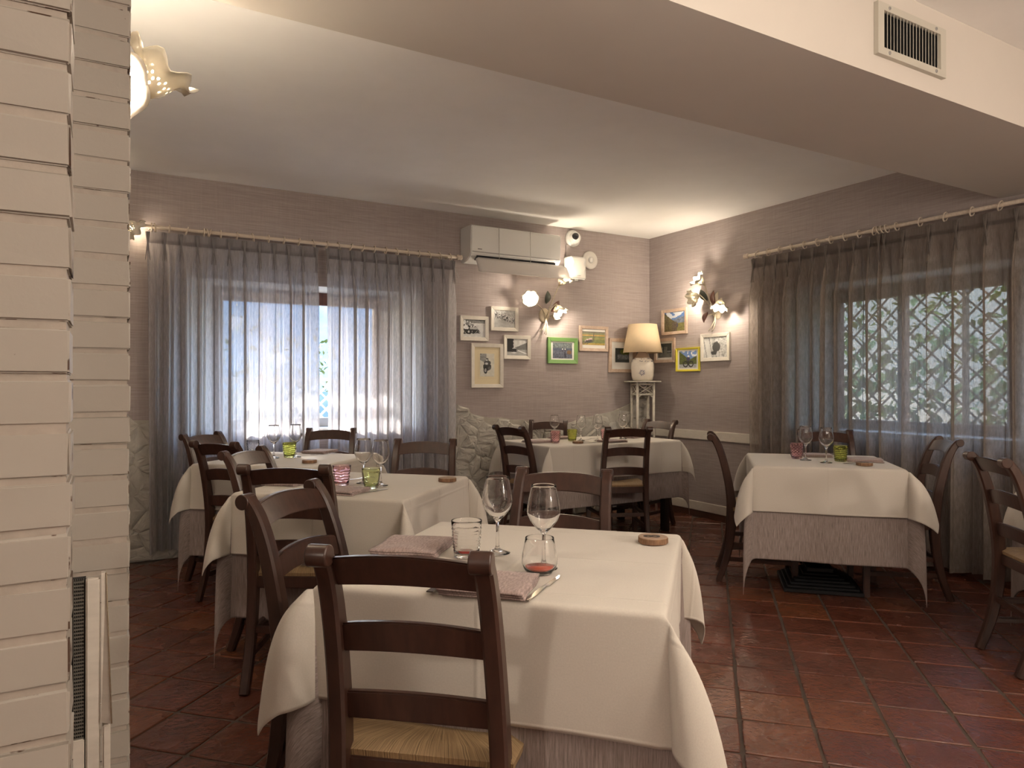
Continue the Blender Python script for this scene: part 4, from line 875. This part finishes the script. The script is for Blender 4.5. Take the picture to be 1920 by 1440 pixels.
# ------------------------------------------------------------------ tables and draped cloths
HT_ = .742
def drape(name, a, b, ca, cb, mat, corners, seed, off=0.0, n_=.017):
    """a cloth hung over a table of half sizes a,b: flat top, rounded edge, hanging sides and a folded cone at every corner.
    corners: (+,+), (-,+), (-,-), (+,-) as (spread, reach, width, skew)"""
    rho = .011; r = np.random.default_rng(seed); ph = r.uniform(0, 6, 12)
    def axis(h, c):
        return np.concatenate([np.linspace(-c, -h-.03, int((c-h)/n_)), np.linspace(-h-.016, -h+.02, 6), np.linspace(-h+.06, h-.06, 12), np.linspace(h-.02, h+.016, 6), np.linspace(h+.03, c, int((c-h)/n_))])
    gu, gv = axis(a, ca), axis(b, cb); nx, ny = len(gu), len(gv); P = np.zeros((nx, ny, 3)); aa, bb = a-rho+off, b-rho+off
    rs = np.linspace(0, 1.2, 400)
    def panel(sd, along, half, k):                                   # hanging distance -> (outward, down)
        if sd < rho*PI/2: return rho*math.sin(sd/rho), rho*(1-math.cos(sd/rho))
        t_ = sd-rho*PI/2; w = (.010*math.sin(5.1*along+ph[k])+.006*math.sin(11*along+ph[k+4]))*min(1, t_/.25)+(.012+(.02 if off else 0))*t_
        return rho+w, rho+t_*.998
    for i, u in enumerate(gu):
        for j, v in enumerate(gv):
            su, sv = abs(u)-aa, abs(v)-bb; qx, qy = (1 if u > 0 else -1), (1 if v > 0 else -1)
            z0 = .0006*math.sin(9*u+ph[8])*math.sin(8*v+ph[9])
            if su <= 0 and sv <= 0: P[i, j] = (u, v, off+z0); continue
            if sv <= 0: o_, d_ = panel(su, v, b, 0 if u > 0 else 1); P[i, j] = (qx*(aa+o_), v, off-d_); continue
            if su <= 0: o_, d_ = panel(sv, u, a, 2 if v > 0 else 3); P[i, j] = (u, qy*(bb+o_), off-d_); continue
            ci = {(1, 1): 0, (-1, 1): 1, (-1, -1): 2, (1, -1): 3}[(qx, qy)]; TH, D, wf, sk = corners[ci]
            rad = math.hypot(su, sv); t_ = math.atan2(sv, su)/(PI/2); S_ = math.sin(PI*t_)
            ox, dx_ = panel(rad, qy*bb, b, 0 if u > 0 else 1); oy, dy_ = panel(rad, qx*aa, a, 2 if v > 0 else 3)
            e = S_ ** 1.15; f = -wf*math.sin(2*PI*t_)+sk*S_ ** 2
            g = D*(1-math.exp(-rad*TH/D)); x = (e+f)/1.414*g; y = (e-f)/1.414*g; q = min(.97, TH*math.exp(-rad*TH/D)*math.hypot(e, f)); hh = float(np.sum(np.sqrt(1-np.minimum(.97, TH*np.exp(-rs[rs < rad]*TH/D)*math.hypot(e, f)) ** 2))*(rs[1]-rs[0])) if rad > .003 else rad
            k1 = math.cos(PI*t_/2) ** 2; k2 = 1-k1; d_ = (dx_*k1+dy_*k2); d_ = min(d_, d_*hh/max(rad, 1e-4)*1.0) if rad > .02 else d_
            P[i, j] = (qx*(aa+ox*k1*1.0+x*min(1, rad/.03)+rho*.0*k2), qy*(bb+oy*k2+y*min(1, rad/.03)), max(off-d_, -HT_+.004))
    # relax the creases a little
    for _ in range(2):
        Q = P.copy(); Q[1:-1, 1:-1] = .5*P[1:-1, 1:-1]+.125*(P[2:, 1:-1]+P[:-2, 1:-1]+P[1:-1, 2:]+P[1:-1, :-2])
        m = (np.abs(gu)[:, None] > aa+.03) | (np.abs(gv)[None, :] > bb+.03); P = np.where(m[..., None], Q, P)
    X, Y = np.meshgrid(gu, gv, indexing='ij'); UV = np.stack([X, Y], -1).reshape(-1, 2)
    F_ = [(i*ny+j, (i+1)*ny+j, (i+1)*ny+j+1, i*ny+j+1) for i in range(nx-1) for j in range(ny-1)]
    return mesh(name, P.reshape(-1, 3), F_, mat, True, UV)
TA = .385
def mods(o, th):
    m = o.modifiers.new('sub', 'SUBSURF'); m.levels = 1; m.render_levels = 1; m = o.modifiers.new('sol', 'SOLIDIFY'); m.thickness = th; m.offset = 1
def cloths(seed, cw, cu, a=TA, b=TA, cs_=(.645, .645), us_=(.90, .90)):
    cu = [(t_*.85, D_*.62, w_*.45, k_) for t_, D_, w_, k_ in cw] if cu is None else cu
    return drape('tablecloth', a, b, *cs_, M_WHITECLOTH, cw, seed, .006), drape('undercloth', a, b, *us_, M_TAUPE, cu, seed, .0)
DEFW = [(.8, .12, .55, .1), (.8, .13, .5, -.1), (.8, .13, .55, .05), (.8, .13, .5, 0)]
DEFU = None
def base_pedestal(root):
    b_ = MB(); b_.tube([(0, 0, .10), (0, 0, HT_-.04)], .038, 16); b_.obj('column', M_IRON, root, True)
    for k, (s, z0, z1) in enumerate(((.215, 0, .022), (.195, .022, .036), (.175, .036, .05), (.15, .05, .064), (.125, .064, .078), (.10, .078, .092), (.075, .092, .12))):
        b_ = MB(); b_.box(-s, s, -s, s, z0, z1); b_.obj('base_step', M_IRON, root, bevel=.004, seg=1)
def table(pos, ang, seed, cw, cu, label_t, label_w, label_u, hx=TA, hy=TA, legs=False, spin=0):
    root = tag(empty('dining_table', (*pos, 0), (0, 0, ang)), label_t, 'table', 'dining tables')
    b_ = MB(); b_.box(-hx+.03, hx-.03, -hy+.03, hy-.03, HT_-.04, HT_-.014); b_.obj('tabletop', M_DARKLEG, root, bevel=.006)
    if legs:
        for sx_ in (-1, 1):
            for sy_ in (-1, 1): b_ = MB(); b_.box(sx_*(hx-.10)-.028, sx_*(hx-.10)+.028, sy_*(hy-.07)-.028, sy_*(hy-.07)+.028, 0, HT_-.04); b_.obj('leg', M_DARKLEG, root, bevel=.004)
    else: base_pedestal(root)
    D = cloths(seed, cw, cu, hx, hy, (hx+.26, hy+.26), (hx+.515, hy+.515) if not legs else (hx+.46, hy+.46))
    u = link('undercloth', D[1], None, (*pos, HT_), (0, 0, ang+spin)); mods(u, .0015); tag(u, label_u, 'tablecloth', 'taupe under-cloths')
    w = link('tablecloth', D[0], None, (*pos, HT_), (0, 0, ang+spin)); mods(w, .0018); tag(w, label_w, 'tablecloth', 'ivory tablecloths')
TOPZ_ = HT_+.0092
T1 = C2W(.032, 1.885); T2 = C2W(-.70, 3.265); T3 = C2W(-1.37, 4.37); T4 = C2W(1.845, 4.28); T5 = C2W(.655, 5.87); T6 = C2W(2.74, 2.93)
aB = ANG_A-PI/2
table(T1, aB, 1, [(.7, .09, .5, .1), (.8, .12, .5, 0), (1.1, .135, .5, .1), (.62, .135, .5, .45)], DEFU, 'square pedestal dining table in front, holding the wood slice marked 8', 'ivory tablecloth of the frontmost table with the red-based tumblers', 'taupe under-cloth of the frontmost table')
table(T2, aB, 2, DEFW, DEFU, 'square pedestal dining table between the front table and the left window', 'ivory tablecloth of the middle table with a pink and a pale green tumbler', 'taupe under-cloth of the middle table, reaching the floor at its left corner')
table(T3, aB, 3, DEFW, DEFU, 'square pedestal dining table against the lilac curtains', 'ivory tablecloth of the table nearest the lilac curtains', 'taupe under-cloth of the table nearest the lilac curtains')
table(T4, aB, 4, [(.9, .16, .5, .3), (.8, .13, .5, 0), (.8, .12, .55, .2), (.9, .16, .5, .3)], DEFU, 'square pedestal dining table before the taupe curtains', 'ivory tablecloth of the table before the taupe curtains, with a lime tumbler', 'taupe under-cloth hanging in long corners before the taupe curtains')
table(T6, aB, 6, DEFW, DEFU, 'square pedestal dining table cut off by the right picture edge', 'ivory tablecloth cut off by the right picture edge', 'taupe under-cloth cut off by the right picture edge')
table(T5, R(0), 5, DEFW, DEFU, 'long four-legged dining table in the corner before the stone cladding', 'ivory tablecloth of the long corner table', 'taupe under-cloth of the long corner table', .64, .36, True)
b_ = MB(); b_.box(-.03, .03, -.02, .02, .0005, .0045); px_ = C2W(1.96, 4.07); tag(b_.obj('folded_paper', M_PAPER, loc=(*px_, 0), rot=(0, 0, .5)), 'folded white paper shim at the black table base', 'paper')

# ------------------------------------------------------------------ chairs
PY = [-.235, -.195, -.165, -.152, -.152, -.165, -.185, -.207, -.232, -.256, -.278]; PZ = [0, .10, .22, .36, .46, .56, .66, .75, .82, .865, .886]
DP = [.034, .038, .044, .050, .052, .050, .047, .044, .040, .036, .034]
def post_y(z): return float(np.interp(z, PZ, PY))
WT, WBk = .156, .168                                                  # half spacing of the rear posts, top and seat
def post_x(z): return float(np.interp(z, [0, .45, .9], [WBk+.004, WBk, WT]))
def rear_post(s):
    zz = np.linspace(0, 1, 26); t0 = np.linspace(0, 1, len(PZ)); py = np.interp(zz, t0, PY); pz = np.interp(zz, t0, PZ); dp = np.interp(zz, t0, DP)
    for _ in range(3): py[1:-1] = (py[:-2]+2*py[1:-1]+py[2:])/4; pz[1:-1] = (pz[:-2]+2*pz[1:-1]+pz[2:])/4
    mb = MB(); V = []; hw = .0185; k = len(py)
    for i in range(k):
        a = Vector((py[min(i+1, k-1)]-py[max(i-1, 0)], pz[min(i+1, k-1)]-pz[max(i-1, 0)])).normalized(); nn = Vector((a.y, -a.x)); h = dp[i]/2; x = s*post_x(pz[i]); c = .006
        for (u, v) in ((-hw+c, -h), (hw-c, -h), (hw, -h+c), (hw, h-c), (hw-c, h), (-hw+c, h), (-hw, h-c), (-hw, -h+c)): V.append((x+u, py[i]+nn.x*v, pz[i]+nn.y*v))
    F_ = [(i*8+j, i*8+(j+1) % 8, (i+1)*8+(j+1) % 8, (i+1)*8+j) for i in range(k-1) for j in range(8)]+[tuple(range(7, -1, -1)), tuple((k-1)*8+j for j in range(8))]
    mb.add(V, F_)
    pts = [(-.281+.0215*math.cos(t_), .880+.0215*math.sin(t_)) for t_ in np.linspace(0, 2*PI, 29)[:-1]]   # rolled top
    mb.prism(pts, -.0215, .0215, Matrix(((0, 0, 1, s*post_x(.88)), (1, 0, 0, 0), (0, 1, 0, 0), (0, 0, 0, 1))))
    me = mb.mesh('rear_leg', M_WALNUT, True); me.set_sharp_from_angle(angle=R(35)); return me
def slat_mesh(z0, z1, arch, bow, th=.018):
    n = 14; V = []; F_ = []
    for i in range(n+1):
        u = -1+2*i/n; q = 1-u*u
        for k, (z, s) in enumerate(((z0, -1), (z0, 1), (z1, 1), (z1, -1))):
            zz = z+arch*q*(1.0 if z == z1 else .75); y = post_y(z)-bow*q+s*th/2+.004; V.append((u*(post_x(z)-.010), y, zz))
    for i in range(n): F_ += [(i*4+k, i*4+(k+1) % 4, (i+1)*4+(k+1) % 4, (i+1)*4+k) for k in range(4)]
    F_ += [(0, 1, 2, 3), tuple(n*4+k for k in (3, 2, 1, 0))]
    mb = MB(); mb.add(V, F_); return mb.mesh('slat', M_WALNUT, False, .0035, 2)
def rush_seat():
    n = 14; bw, fw_, y0, y1 = .192, .222, -.15, .225; V = []; UV = []; F_ = []; cxy = Vector((0, (y0+y1)/2))
    cor = [(-bw, y0), (bw, y0), (fw_, y1), (-fw_, y1)]
    for k in range(4):                                                # four woven triangles meeting at the middle
        a = Vector(cor[k]); b = Vector(cor[(k+1) % 4]); base = len(V)
        for i in range(n+1):
            e = a+(b-a)*i/n
            for j in range(9):
                t_ = j/8; p = e*(1-t_)+cxy*t_; edge = min(1, t_/.12); z = .452+.014*math.sqrt(max(0, 1-(1-edge) ** 2))-.010*max(0, t_-.3); V.append((p.x, p.y, z)); UV.append((t_*.2, i/n*.4+k*.13))
        for i in range(n):
            for j in range(8): q = base+i*9+j; F_.append((q, q+9, q+10, q+1))
        base2 = len(V)
        for i in range(n+1):
            e = a+(b-a)*i/n; V += [(e.x, e.y, .452), (e.x*.985, e.y*.985, .434)]; UV += [(0, i/n*.4+k*.13), (.03, i/n*.4+k*.13)]
        for i in range(n): q = base2+2*i; F_.append((q, q+1, q+3, q+2))
    return mesh('rush_seat', V, F_, M_RUSH, True, UV)
def bar_mesh(name, p, q, w, h):
    p, q = Vector(p), Vector(q); d = (q-p).normalized(); s = Vector((d.y, -d.x, 0)).normalized()*w/2; u = Vector((0, 0, h/2)); mb = MB()
    mb.add([p+s+u, p-s+u, p-s-u, p+s-u, q+s+u, q-s+u, q-s-u, q+s-u], [(0, 1, 2, 3), (7, 6, 5, 4), (0, 4, 5, 1), (1, 5, 6, 2), (2, 6, 7, 3), (3, 7, 4, 0)]); return mb.mesh(name, M_WALNUT, False, .004, 2)
def make_chair():
    t_ = empty('dining_chair', (0, 0, 0))
    for s in (-1, 1):
        o = link('rear_leg', rear_post(s), t_); md = o.modifiers.new('b', 'BEVEL'); md.width = .003; md.segments = 2; md.limit_method = 'ANGLE'; md.angle_limit = R(50); md.harden_normals = False
        mb = MB(); mb.box(s*.190-.018, s*.190+.018, .186, .222, 0, .450); mb.obj('front_leg', M_WALNUT, t_, bevel=.005)
        link('side_rail', bar_mesh('side_rail', (s*.164, -.135, .415), (s*.19, .19, .415), .024, .048), t_)
        for z in (.135, .225): link('side_stretcher', bar_mesh('side_stretcher', (s*.168, post_y(z)+.01, z), (s*.19, .19, z), .018, .026), t_)
    link('top_rail', slat_mesh(.812, .872, .014, .020, .020), t_); link('slat', slat_mesh(.668, .728, .016, .020), t_); link('slat', slat_mesh(.522, .580, .012, .016), t_)
    link('rush_seat', rush_seat(), t_)
    link('front_rail', bar_mesh('front_rail', (-.18, .204, .415), (.18, .204, .415), .024, .048), t_); link('rear_rail', bar_mesh('rear_rail', (-.16, -.142, .415), (.16, -.142, .415), .024, .048), t_)
    link('front_stretcher', bar_mesh('front_stretcher', (-.18, .204, .25), (.18, .204, .25), .018, .028), t_); link('rear_stretcher', bar_mesh('rear_stretcher', (-.16, post_y(.23), .23), (.16, post_y(.23), .23), .018, .028), t_)
    return t_
chair0 = make_chair(); used = [False]
def chair(bc, face, label, sx_=1.0, sz_=1.0):
    """bc: middle of the back's top (right of, ahead of the viewpoint); face: facing direction"""
    p = C2W(*bc); f = C2W(*face); a = math.atan2(f[1], f[0])-PI/2
    o = chair0 if not used[0] else copy_tree(chair0); used[0] = True
    o.location = (p[0]+.285*math.cos(a+PI/2), p[1]+.285*math.sin(a+PI/2), 0); o.rotation_euler = (0, 0, a); o.scale = (sx_, 1, sz_)
    tag(o, label, 'chair', 'rush-seat dining chairs')
chair((-.210, 1.305), (.18, .984), 'dark ladder-back chair in front, back to the viewer, its rush seat in full view')
chair((.19, 2.585), (-.257, -.966), 'dark ladder-back chair facing the viewer behind the frontmost table')
chair((-.690, 2.12), (.955, -.29), 'dark ladder-back chair at the left side of the frontmost table', 1.05)
chair((-.868, 2.70), (.03, 1), 'dark ladder-back chair at the front of the middle table, its back to the viewer')
chair((-.489, 4.02), (-.05, -1), 'dark ladder-back chair at the far side of the middle table, against the lilac curtain')
chair((-1.29, 3.40), (.975, -.2), 'dark ladder-back chair at the left side of the middle table')
chair((-1.615, 3.84), (.36, .93), 'dark ladder-back chair, back to the viewer, at the table nearest the lilac curtains', .9)
chair((-1.995, 4.55), (.94, -.33), 'dark ladder-back chair at the left side of the table nearest the lilac curtains', .95)
chair((-1.286, 5.06), (.02, -1), 'dark ladder-back chair facing the viewer, between the lilac curtains and the nearest table')
chair((-.03, 5.36), (.74, .67), 'dark ladder-back chair at the left end of the long corner table', .95)
chair((.858, 5.21), (-.12, 1), 'dark ladder-back chair at the front of the long corner table, its back to the viewer')
chair((.32, 6.22), (-.12, -1), 'dark ladder-back chair between the long corner table and the stone cladding', .95)
chair((1.325, 6.30), (-.74, -.67), 'dark ladder-back chair at the corner end of the long table, beside the white stand', .95)
chair((1.27, 4.56), (.9636, -.267), 'dark ladder-back chair seen edge-on at the left side of the table before the taupe curtains')
chair((2.14, 4.86), (-.25, -.97), 'dark ladder-back chair between its table and the taupe curtains, facing the viewer')
chair((2.53, 4.11), (-.9636, .22), 'dark ladder-back chair at the right side of the table before the taupe curtains')
chair((2.06, 3.09), (.985, -.16), 'dark ladder-back chair nearest the right picture edge, at the cut-off table', .98)

# ------------------------------------------------------------------ glassware and table settings
def closed(prof_o, prof_i): return prof_o+prof_i
WG = [(0, .0), (.033, .0), (.0345, .0015), (.020, .006), (.008, .012), (.0045, .022), (.0040, .05), (.0042, .082), (.009, .090), (.021, .101), (.034, .118), (.0405, .133), (.0415, .140), (.040, .155), (.0365, .175), (.0315, .198), (.0312, .2048), (.0310, .2051), (.0307, .2052),
      (.0304, .2051), (.0302, .2048), (.0304, .198), (.0352, .175), (.0387, .155), (.0402, .140), (.0391, .1335), (.0325, .1195), (.0195, .1035), (.0085, .0945), (0, .0925)]
def wine_mesh(): mb = MB(); mb.lathe(WG, 40); return mb.mesh('wine_glass', M_GLASS, True, merge=True)
WGM = wine_mesh()
def smoothpr(o, i_): return o+i_
def tumbler_mesh(name, mat, rb, rt, h, kind):
    n = 48; prof_ = [(0, 0), (rb*.9, 0), (rb, .003)]; k = 26
    for i in range(k+1): t_ = i/k; prof_.append((rb+(rt-rb)*t_, .006+(h-.006)*t_))
    prof_ += [(rt-.0002, h+.0004), (rt-.0008, h+.0009), (rt-.0014, h+.0009), (rt-.0020, h+.0004), (rt-.0022, h-.0004)]
    for i in range(8): t_ = i/7; prof_.append((rt-.0030-(rt-rb)*t_*.9, h-.002-(h-.014)*t_))
    prof_ += [(0, .011)]
    def fn(r, z, t_, i):
        if 3 <= round(i*(len(prof_)-1)) <= 3+k and .012 < z < h*.86:
            e = min(1, (z-.012)/.008, (h*.86-z)/.006)
            if kind == 'diamond': r += .0045*e*(abs(math.sin(6*t_+z*190))*abs(math.sin(6*t_-z*190)) ** .6*1.3-.3)
            elif kind == 'wave': r += .0032*e*math.sin(z*520+.8*math.sin(7*t_)+.5*math.sin(3*t_))*(.6+.4*math.sin(5*t_+z*200))
            elif kind == 'ring': r += .0016*e*math.sin(z*780)
            elif kind == 'rib': r += .0015*e*math.cos(24*t_)
        return r, z
    mb = MB(); mb.lathe(prof_, n, fn=fn); return mb.mesh(name, mat, True, merge=True)
TMB = {'pink': tumbler_mesh('tumbler', M_PINK, .031, .040, .095, 'diamond'), 'lime': tumbler_mesh('tumbler', M_LIME, .033, .042, .092, 'wave'), 'ring': tumbler_mesh('tumbler', M_GLASS, .033, .0405, .096, 'ring'),
       'pale': tumbler_mesh('tumbler', M_PALE, .029, .041, .088, 'rib'), 'clear': tumbler_mesh('tumbler', M_GLASS, .031, .040, .09, 'diamond'), 'mauve': tumbler_mesh('tumbler', M_PINK, .031, .041, .09, 'wave')}
def wine(a, z, label): p = C2W(a, z); o = link('wine_glass', WGM, None, (*p, TOPZ_), (0, 0, rr.uniform(0, 6))); tag(o, label, 'wine glass', 'empty wine glasses')
def tumbler(a, z, kind, label, red=False):
    p = C2W(a, z); root = link('tumbler', TMB[kind], None, (*p, TOPZ_), (0, 0, rr.uniform(0, 6))); tag(root, label, 'tumbler', 'coloured tumblers')
    if red: mb = MB(); mb.lathe([(0, .0115), (.026, .0115), (.026, .0135), (0, .0135)], 28); mb.obj('red_base', M_REDL, root, True)
    return root
M_REDL = simple('red_liquid', (0.50, 0.04, 0.03), 0.1)
M_ORGL = simple('coral_liquid', (0.62, 0.10, 0.05), 0.1)
def stemless():
    po = [(0, 0), (.026, 0), (.031, .003), (.038, .012), (.0425, .024), (.0430, .034), (.0405, .052), (.0365, .072), (.0345, .0854), (.0343, .0859), (.0340, .0861), (.0337, .0859), (.0335, .0854), (.0355, .072), (.0393, .052), (.0417, .034), (.0412, .025), (.0372, .0145), (.0305, .0075), (.024, .006), (0, .006)]
    mb = MB(); mb.lathe(po, 44); return mb.mesh('stemless_glass', M_GLASS, True, merge=True)
def napkin(a, z, ang, label, w=.17, d=.20, wave=.0):
    p = C2W(a, z); root = tag(empty('napkin', (*p, TOPZ_), (0, 0, ang)), label, 'napkin', 'folded taupe napkins'); r = random.Random(int(a*1000))
    for L in range(3):
        n = 12; V = []; UV = []; sh_ = (r.uniform(-.004, .004), r.uniform(-.004, .004)); z0 = .0008+L*.0042
        for i in range(n+1):
            for j in range(n+1):
                u, v = i/n-.5, j/n-.5; e = min(1, (0.5-abs(u))*12, (0.5-abs(v))*12); zz = z0+.0040*(.35+.65*math.sqrt(max(0, e)))*1.0+(.003+wave)*L/2*math.sin(u*7+L)*math.sin(v*5+a*9)*.5*e+.001*L
                V.append((u*w+sh_[0]+.002*math.sin(v*9+L), v*d+sh_[1]+.002*math.sin(u*8), max(zz, .0012))); UV.append((u*w*1.0, v*d*4))
        o = link('fold', mesh('fold', V, [(i*(n+1)+j, (i+1)*(n+1)+j, (i+1)*(n+1)+j+1, i*(n+1)+j+1) for i in range(n) for j in range(n)], M_NAPKIN, True, UV), root); md = o.modifiers.new('s', 'SOLIDIFY'); md.thickness = .0038; md.offset = -1 if False else 0
    return root
def knife_mesh():
    mb = MB(); hp = [(-.006, -.105), (.006, -.105), (.0075, -.06), (.0055, .0), (.006, .012), (.0095, .02), (.0095, .085), (.005, .105), (.0, .108), (-.004, .03), (-.006, .0), (-.0075, -.06)]
    mb.prism(hp, .0, .003); return mb.mesh('knife', M_STEEL, False, .0008, 1)
def fork_mesh():
    mb = MB(); 
    def zc(y): return .001+.006*math.exp(-((y-.045)/.035) ** 2)
    def strip(x0f, x1f, ys):
        V = []; 
        for y in ys: V += [(x0f(y), y, zc(y)), (x1f(y), y, zc(y)), (x1f(y), y, zc(y)+.0022), (x0f(y), y, zc(y)+.0022)]
        F_ = [(0, 1, 2, 3), tuple(4*(len(ys)-1)+k for k in (3, 2, 1, 0))]
        for i in range(len(ys)-1): F_ += [(4*i+k, 4*i+(k+1) % 4, 4*i+4+(k+1) % 4, 4*i+4+k) for k in range(4)]
        mb.add(V, F_)
    wy, wx = [-.10, -.08, -.02, .03, .045, .055, .062], [.0075, .0075, .004, .003, .008, .012, .012]
    h = lambda y: float(np.interp(y, wy, wx)); ys = list(np.linspace(-.10, .062, 22)); strip(lambda y: -h(y), lambda y: h(y), ys)
    for k in range(4): x = -.0105+k*.007; strip(lambda y, x=x: x-.0014, lambda y, x=x: x+.0014, list(np.linspace(.06, .105, 8)))
    return mb.mesh('fork', M_STEEL, False)
KM, FM = knife_mesh(), fork_mesh()
def cutlery(kind, a, z, ang, label, lift=0): p = C2W(a, z); tag(link(kind, KM if kind == 'knife' else FM, None, (*p, TOPZ_+lift), (0, 0, ang-PI/2)), label, kind, 'steel cutlery')
def disk(a, z, ang, label, txt=None, r0=.043):
    p = C2W(a, z); root = tag(empty('wood_slice', (*p, TOPZ_), (0, 0, ang)), label, 'table marker', 'wood-slice table numbers'); w = lambda t_: 1+.04*math.sin(2*t_+1)+.03*math.sin(3*t_)
    b_ = MB(); b_.lathe([(0, .0005), (r0*.97, .0005), (r0, .002), (r0*.985, .0165)], 36, fn=lambda r, z_, t_, i: (r*w(t_)+(.0008*math.sin(17*t_) if i > .4 else 0), z_)); b_.obj('bark', M_BARK, root)
    b_ = MB(); b_.lathe([(r0*.985, .0165), (r0*.95, .0182), (0, .0182)], 36, fn=lambda r, z_, t_, i: (r*w(t_), z_)); b_.obj('cut_face', M_SLICE, root)
    if txt:
        c = bpy.data.curves.new('digit', 'FONT'); c.body = txt; c.size = .064; c.extrude = .0004; c.align_x = 'CENTER'; c.align_y = 'CENTER'; c.offset = .0012; c.materials.append(M_INK)
        t_o = bpy.data.objects.new('digit_text', c); me = bpy.data.meshes.new_from_object(t_o); bpy.data.objects.remove(t_o); link('digit', me, root, (0, 0, .0186))
    return root
aF = R(90-29.9)                                                       # away from the viewer
# front table
wine(-.039, 1.905, 'left wine glass on the frontmost table, behind the ringed tumbler')
wine(.078, 1.745, 'right wine glass on the frontmost table, behind the stemless glass')
tumbler(-.119, 1.86, 'ring', 'clear ringed tumbler with a red base on the frontmost table', True)
p = C2W(.066, 1.70); sg = tag(link('stemless_glass', stemless(), None, (*p, TOPZ_)), 'clear stemless tumbler with a coral red base on the frontmost table', 'tumbler', 'coloured tumblers')
mb = MB(); mb.lathe([(0, .0072), (.028, .0085), (.0345, .0150), (.0345, .0160), (0, .0155)], 32); mb.obj('red_base', M_ORGL, sg, True)
napkin(-.272, 1.955, aB+R(6), 'folded taupe napkin at the left of the frontmost table', .18, .20, .006)
napkin(-.045, 1.585, aB+R(2), 'folded taupe napkin at the near edge of the frontmost table', .19, .175)
cutlery('knife', .070, 1.575, aF-R(22), 'steel knife beside the near napkin on the frontmost table')
cutlery('fork', -.150, 1.625, aF-R(16), 'steel fork behind the top rail of the front chair', .003)
cutlery('knife', -.285, 1.845, aB+R(4), 'steel knife under the edge of the left napkin on the frontmost table')
disk(.402, 2.03, aF-PI/2+R(85), 'thick wood slice marked 8 on the frontmost table', '8')
# middle table
tumbler(-.765, 3.19, 'mauve', 'pink wavy tumbler on the middle table'); tumbler(-.615, 3.10, 'pale', 'pale green ribbed tumbler on the middle table')
wine(-.684, 3.27, 'left wine glass on the middle table'); wine(-.590, 3.19, 'right wine glass on the middle table, behind the pale green tumbler')
napkin(-.72, 2.99, aB, 'folded taupe napkin at the near edge of the middle table', .19, .17); napkin(-1.02, 3.26, aB, 'folded taupe napkin at the left side of the middle table', .17, .19)
cutlery('knife', -.600, 2.995, aF-R(35), 'steel knife beside the near napkin on the middle table'); cutlery('fork', -.735, 3.40, aF-R(50), 'steel fork behind the pink tumbler on the middle table')
disk(-.302, 3.33, .4, 'wood slice at the right corner of the middle table')
# window table
tumbler(-1.70, 4.66, 'clear', 'clear tumbler behind the chairs on the table nearest the lilac curtains'); tumbler(-1.395, 4.45, 'lime', 'lime green tumbler on the table nearest the lilac curtains')
wine(-1.476, 4.40, 'left wine glass on the table nearest the lilac curtains'); wine(-1.362, 4.47, 'right wine glass on the table nearest the lilac curtains, behind the lime tumbler')
napkin(-1.29, 4.77, aB, 'folded taupe napkin on the curtain side of the table nearest the lilac curtains'); cutlery('fork', -1.21, 4.62, aF-R(60), 'steel fork on the table nearest the lilac curtains')
disk(-1.178, 4.13, .9, 'wood slice on the table nearest the lilac curtains')
# corner table
tumbler(.34, 5.56, 'pink', 'pink diamond-cut tumbler at the left of the long corner table'); tumbler(.49, 5.78, 'lime', 'lime green tumbler on the long corner table'); tumbler(.762, 5.78, 'pink', 'pink diamond-cut tumbler left of the chair back on the long corner table'); tumbler(.985, 6.10, 'clear', 'clear tumbler at the corner end of the long table')
wine(.352, 5.88, 'wine glass rising behind the left pink tumbler on the long corner table'); wine(.562, 5.78, 'wine glass right of the lime tumbler on the long corner table'); wine(.697, 5.78, 'wine glass left of the second pink tumbler on the long corner table'); wine(.935, 5.98, 'wine glass near the white stand on the long corner table')
napkin(.20, 5.62, R(0), 'folded taupe napkin at the left end of the long corner table', .19, .16); napkin(.80, 5.66, R(0), 'folded taupe napkin in front of the second pink tumbler on the long corner table', .19, .15); napkin(.42, 6.02, R(0), 'folded taupe napkin at the stone-wall side of the long corner table', .18, .14); napkin(1.03, 6.12, R(20), 'folded taupe napkin at the corner end of the long table', .16, .14)
cutlery('fork', .265, 5.72, aF-R(30), 'steel fork at the left end of the long corner table'); cutlery('fork', .63, 5.88, aF-R(50), 'steel fork between the wine glasses of the long corner table'); cutlery('knife', .655, 5.58, aF-R(70), 'steel knife beside the wood slice of the long corner table')
disk(.513, 5.52, .2, 'wood slice on the long corner table')
# right table
tumbler(1.752, 4.37, 'pink', 'pink tumbler on the table before the taupe curtains'); tumbler(1.950, 4.215, 'lime', 'lime green tumbler on the table before the taupe curtains')
wine(1.770, 4.28, 'left wine glass on the table before the taupe curtains'); wine(1.828, 4.13, 'right wine glass on the table before the taupe curtains, beside the lime tumbler')
napkin(2.10, 4.23, aB+R(-8), 'folded taupe napkin at the right of the table before the taupe curtains', .19, .18, .004); napkin(1.93, 4.50, aB, 'folded taupe napkin on the curtain side of the table before the taupe curtains', .17, .14)
cutlery('knife', 2.01, 4.11, aF-R(78), 'steel knife beside the wood slice before the taupe curtains'); disk(1.978, 3.985, aF-PI/2+R(90), 'wood slice with a dark digit before the taupe curtains', '3')
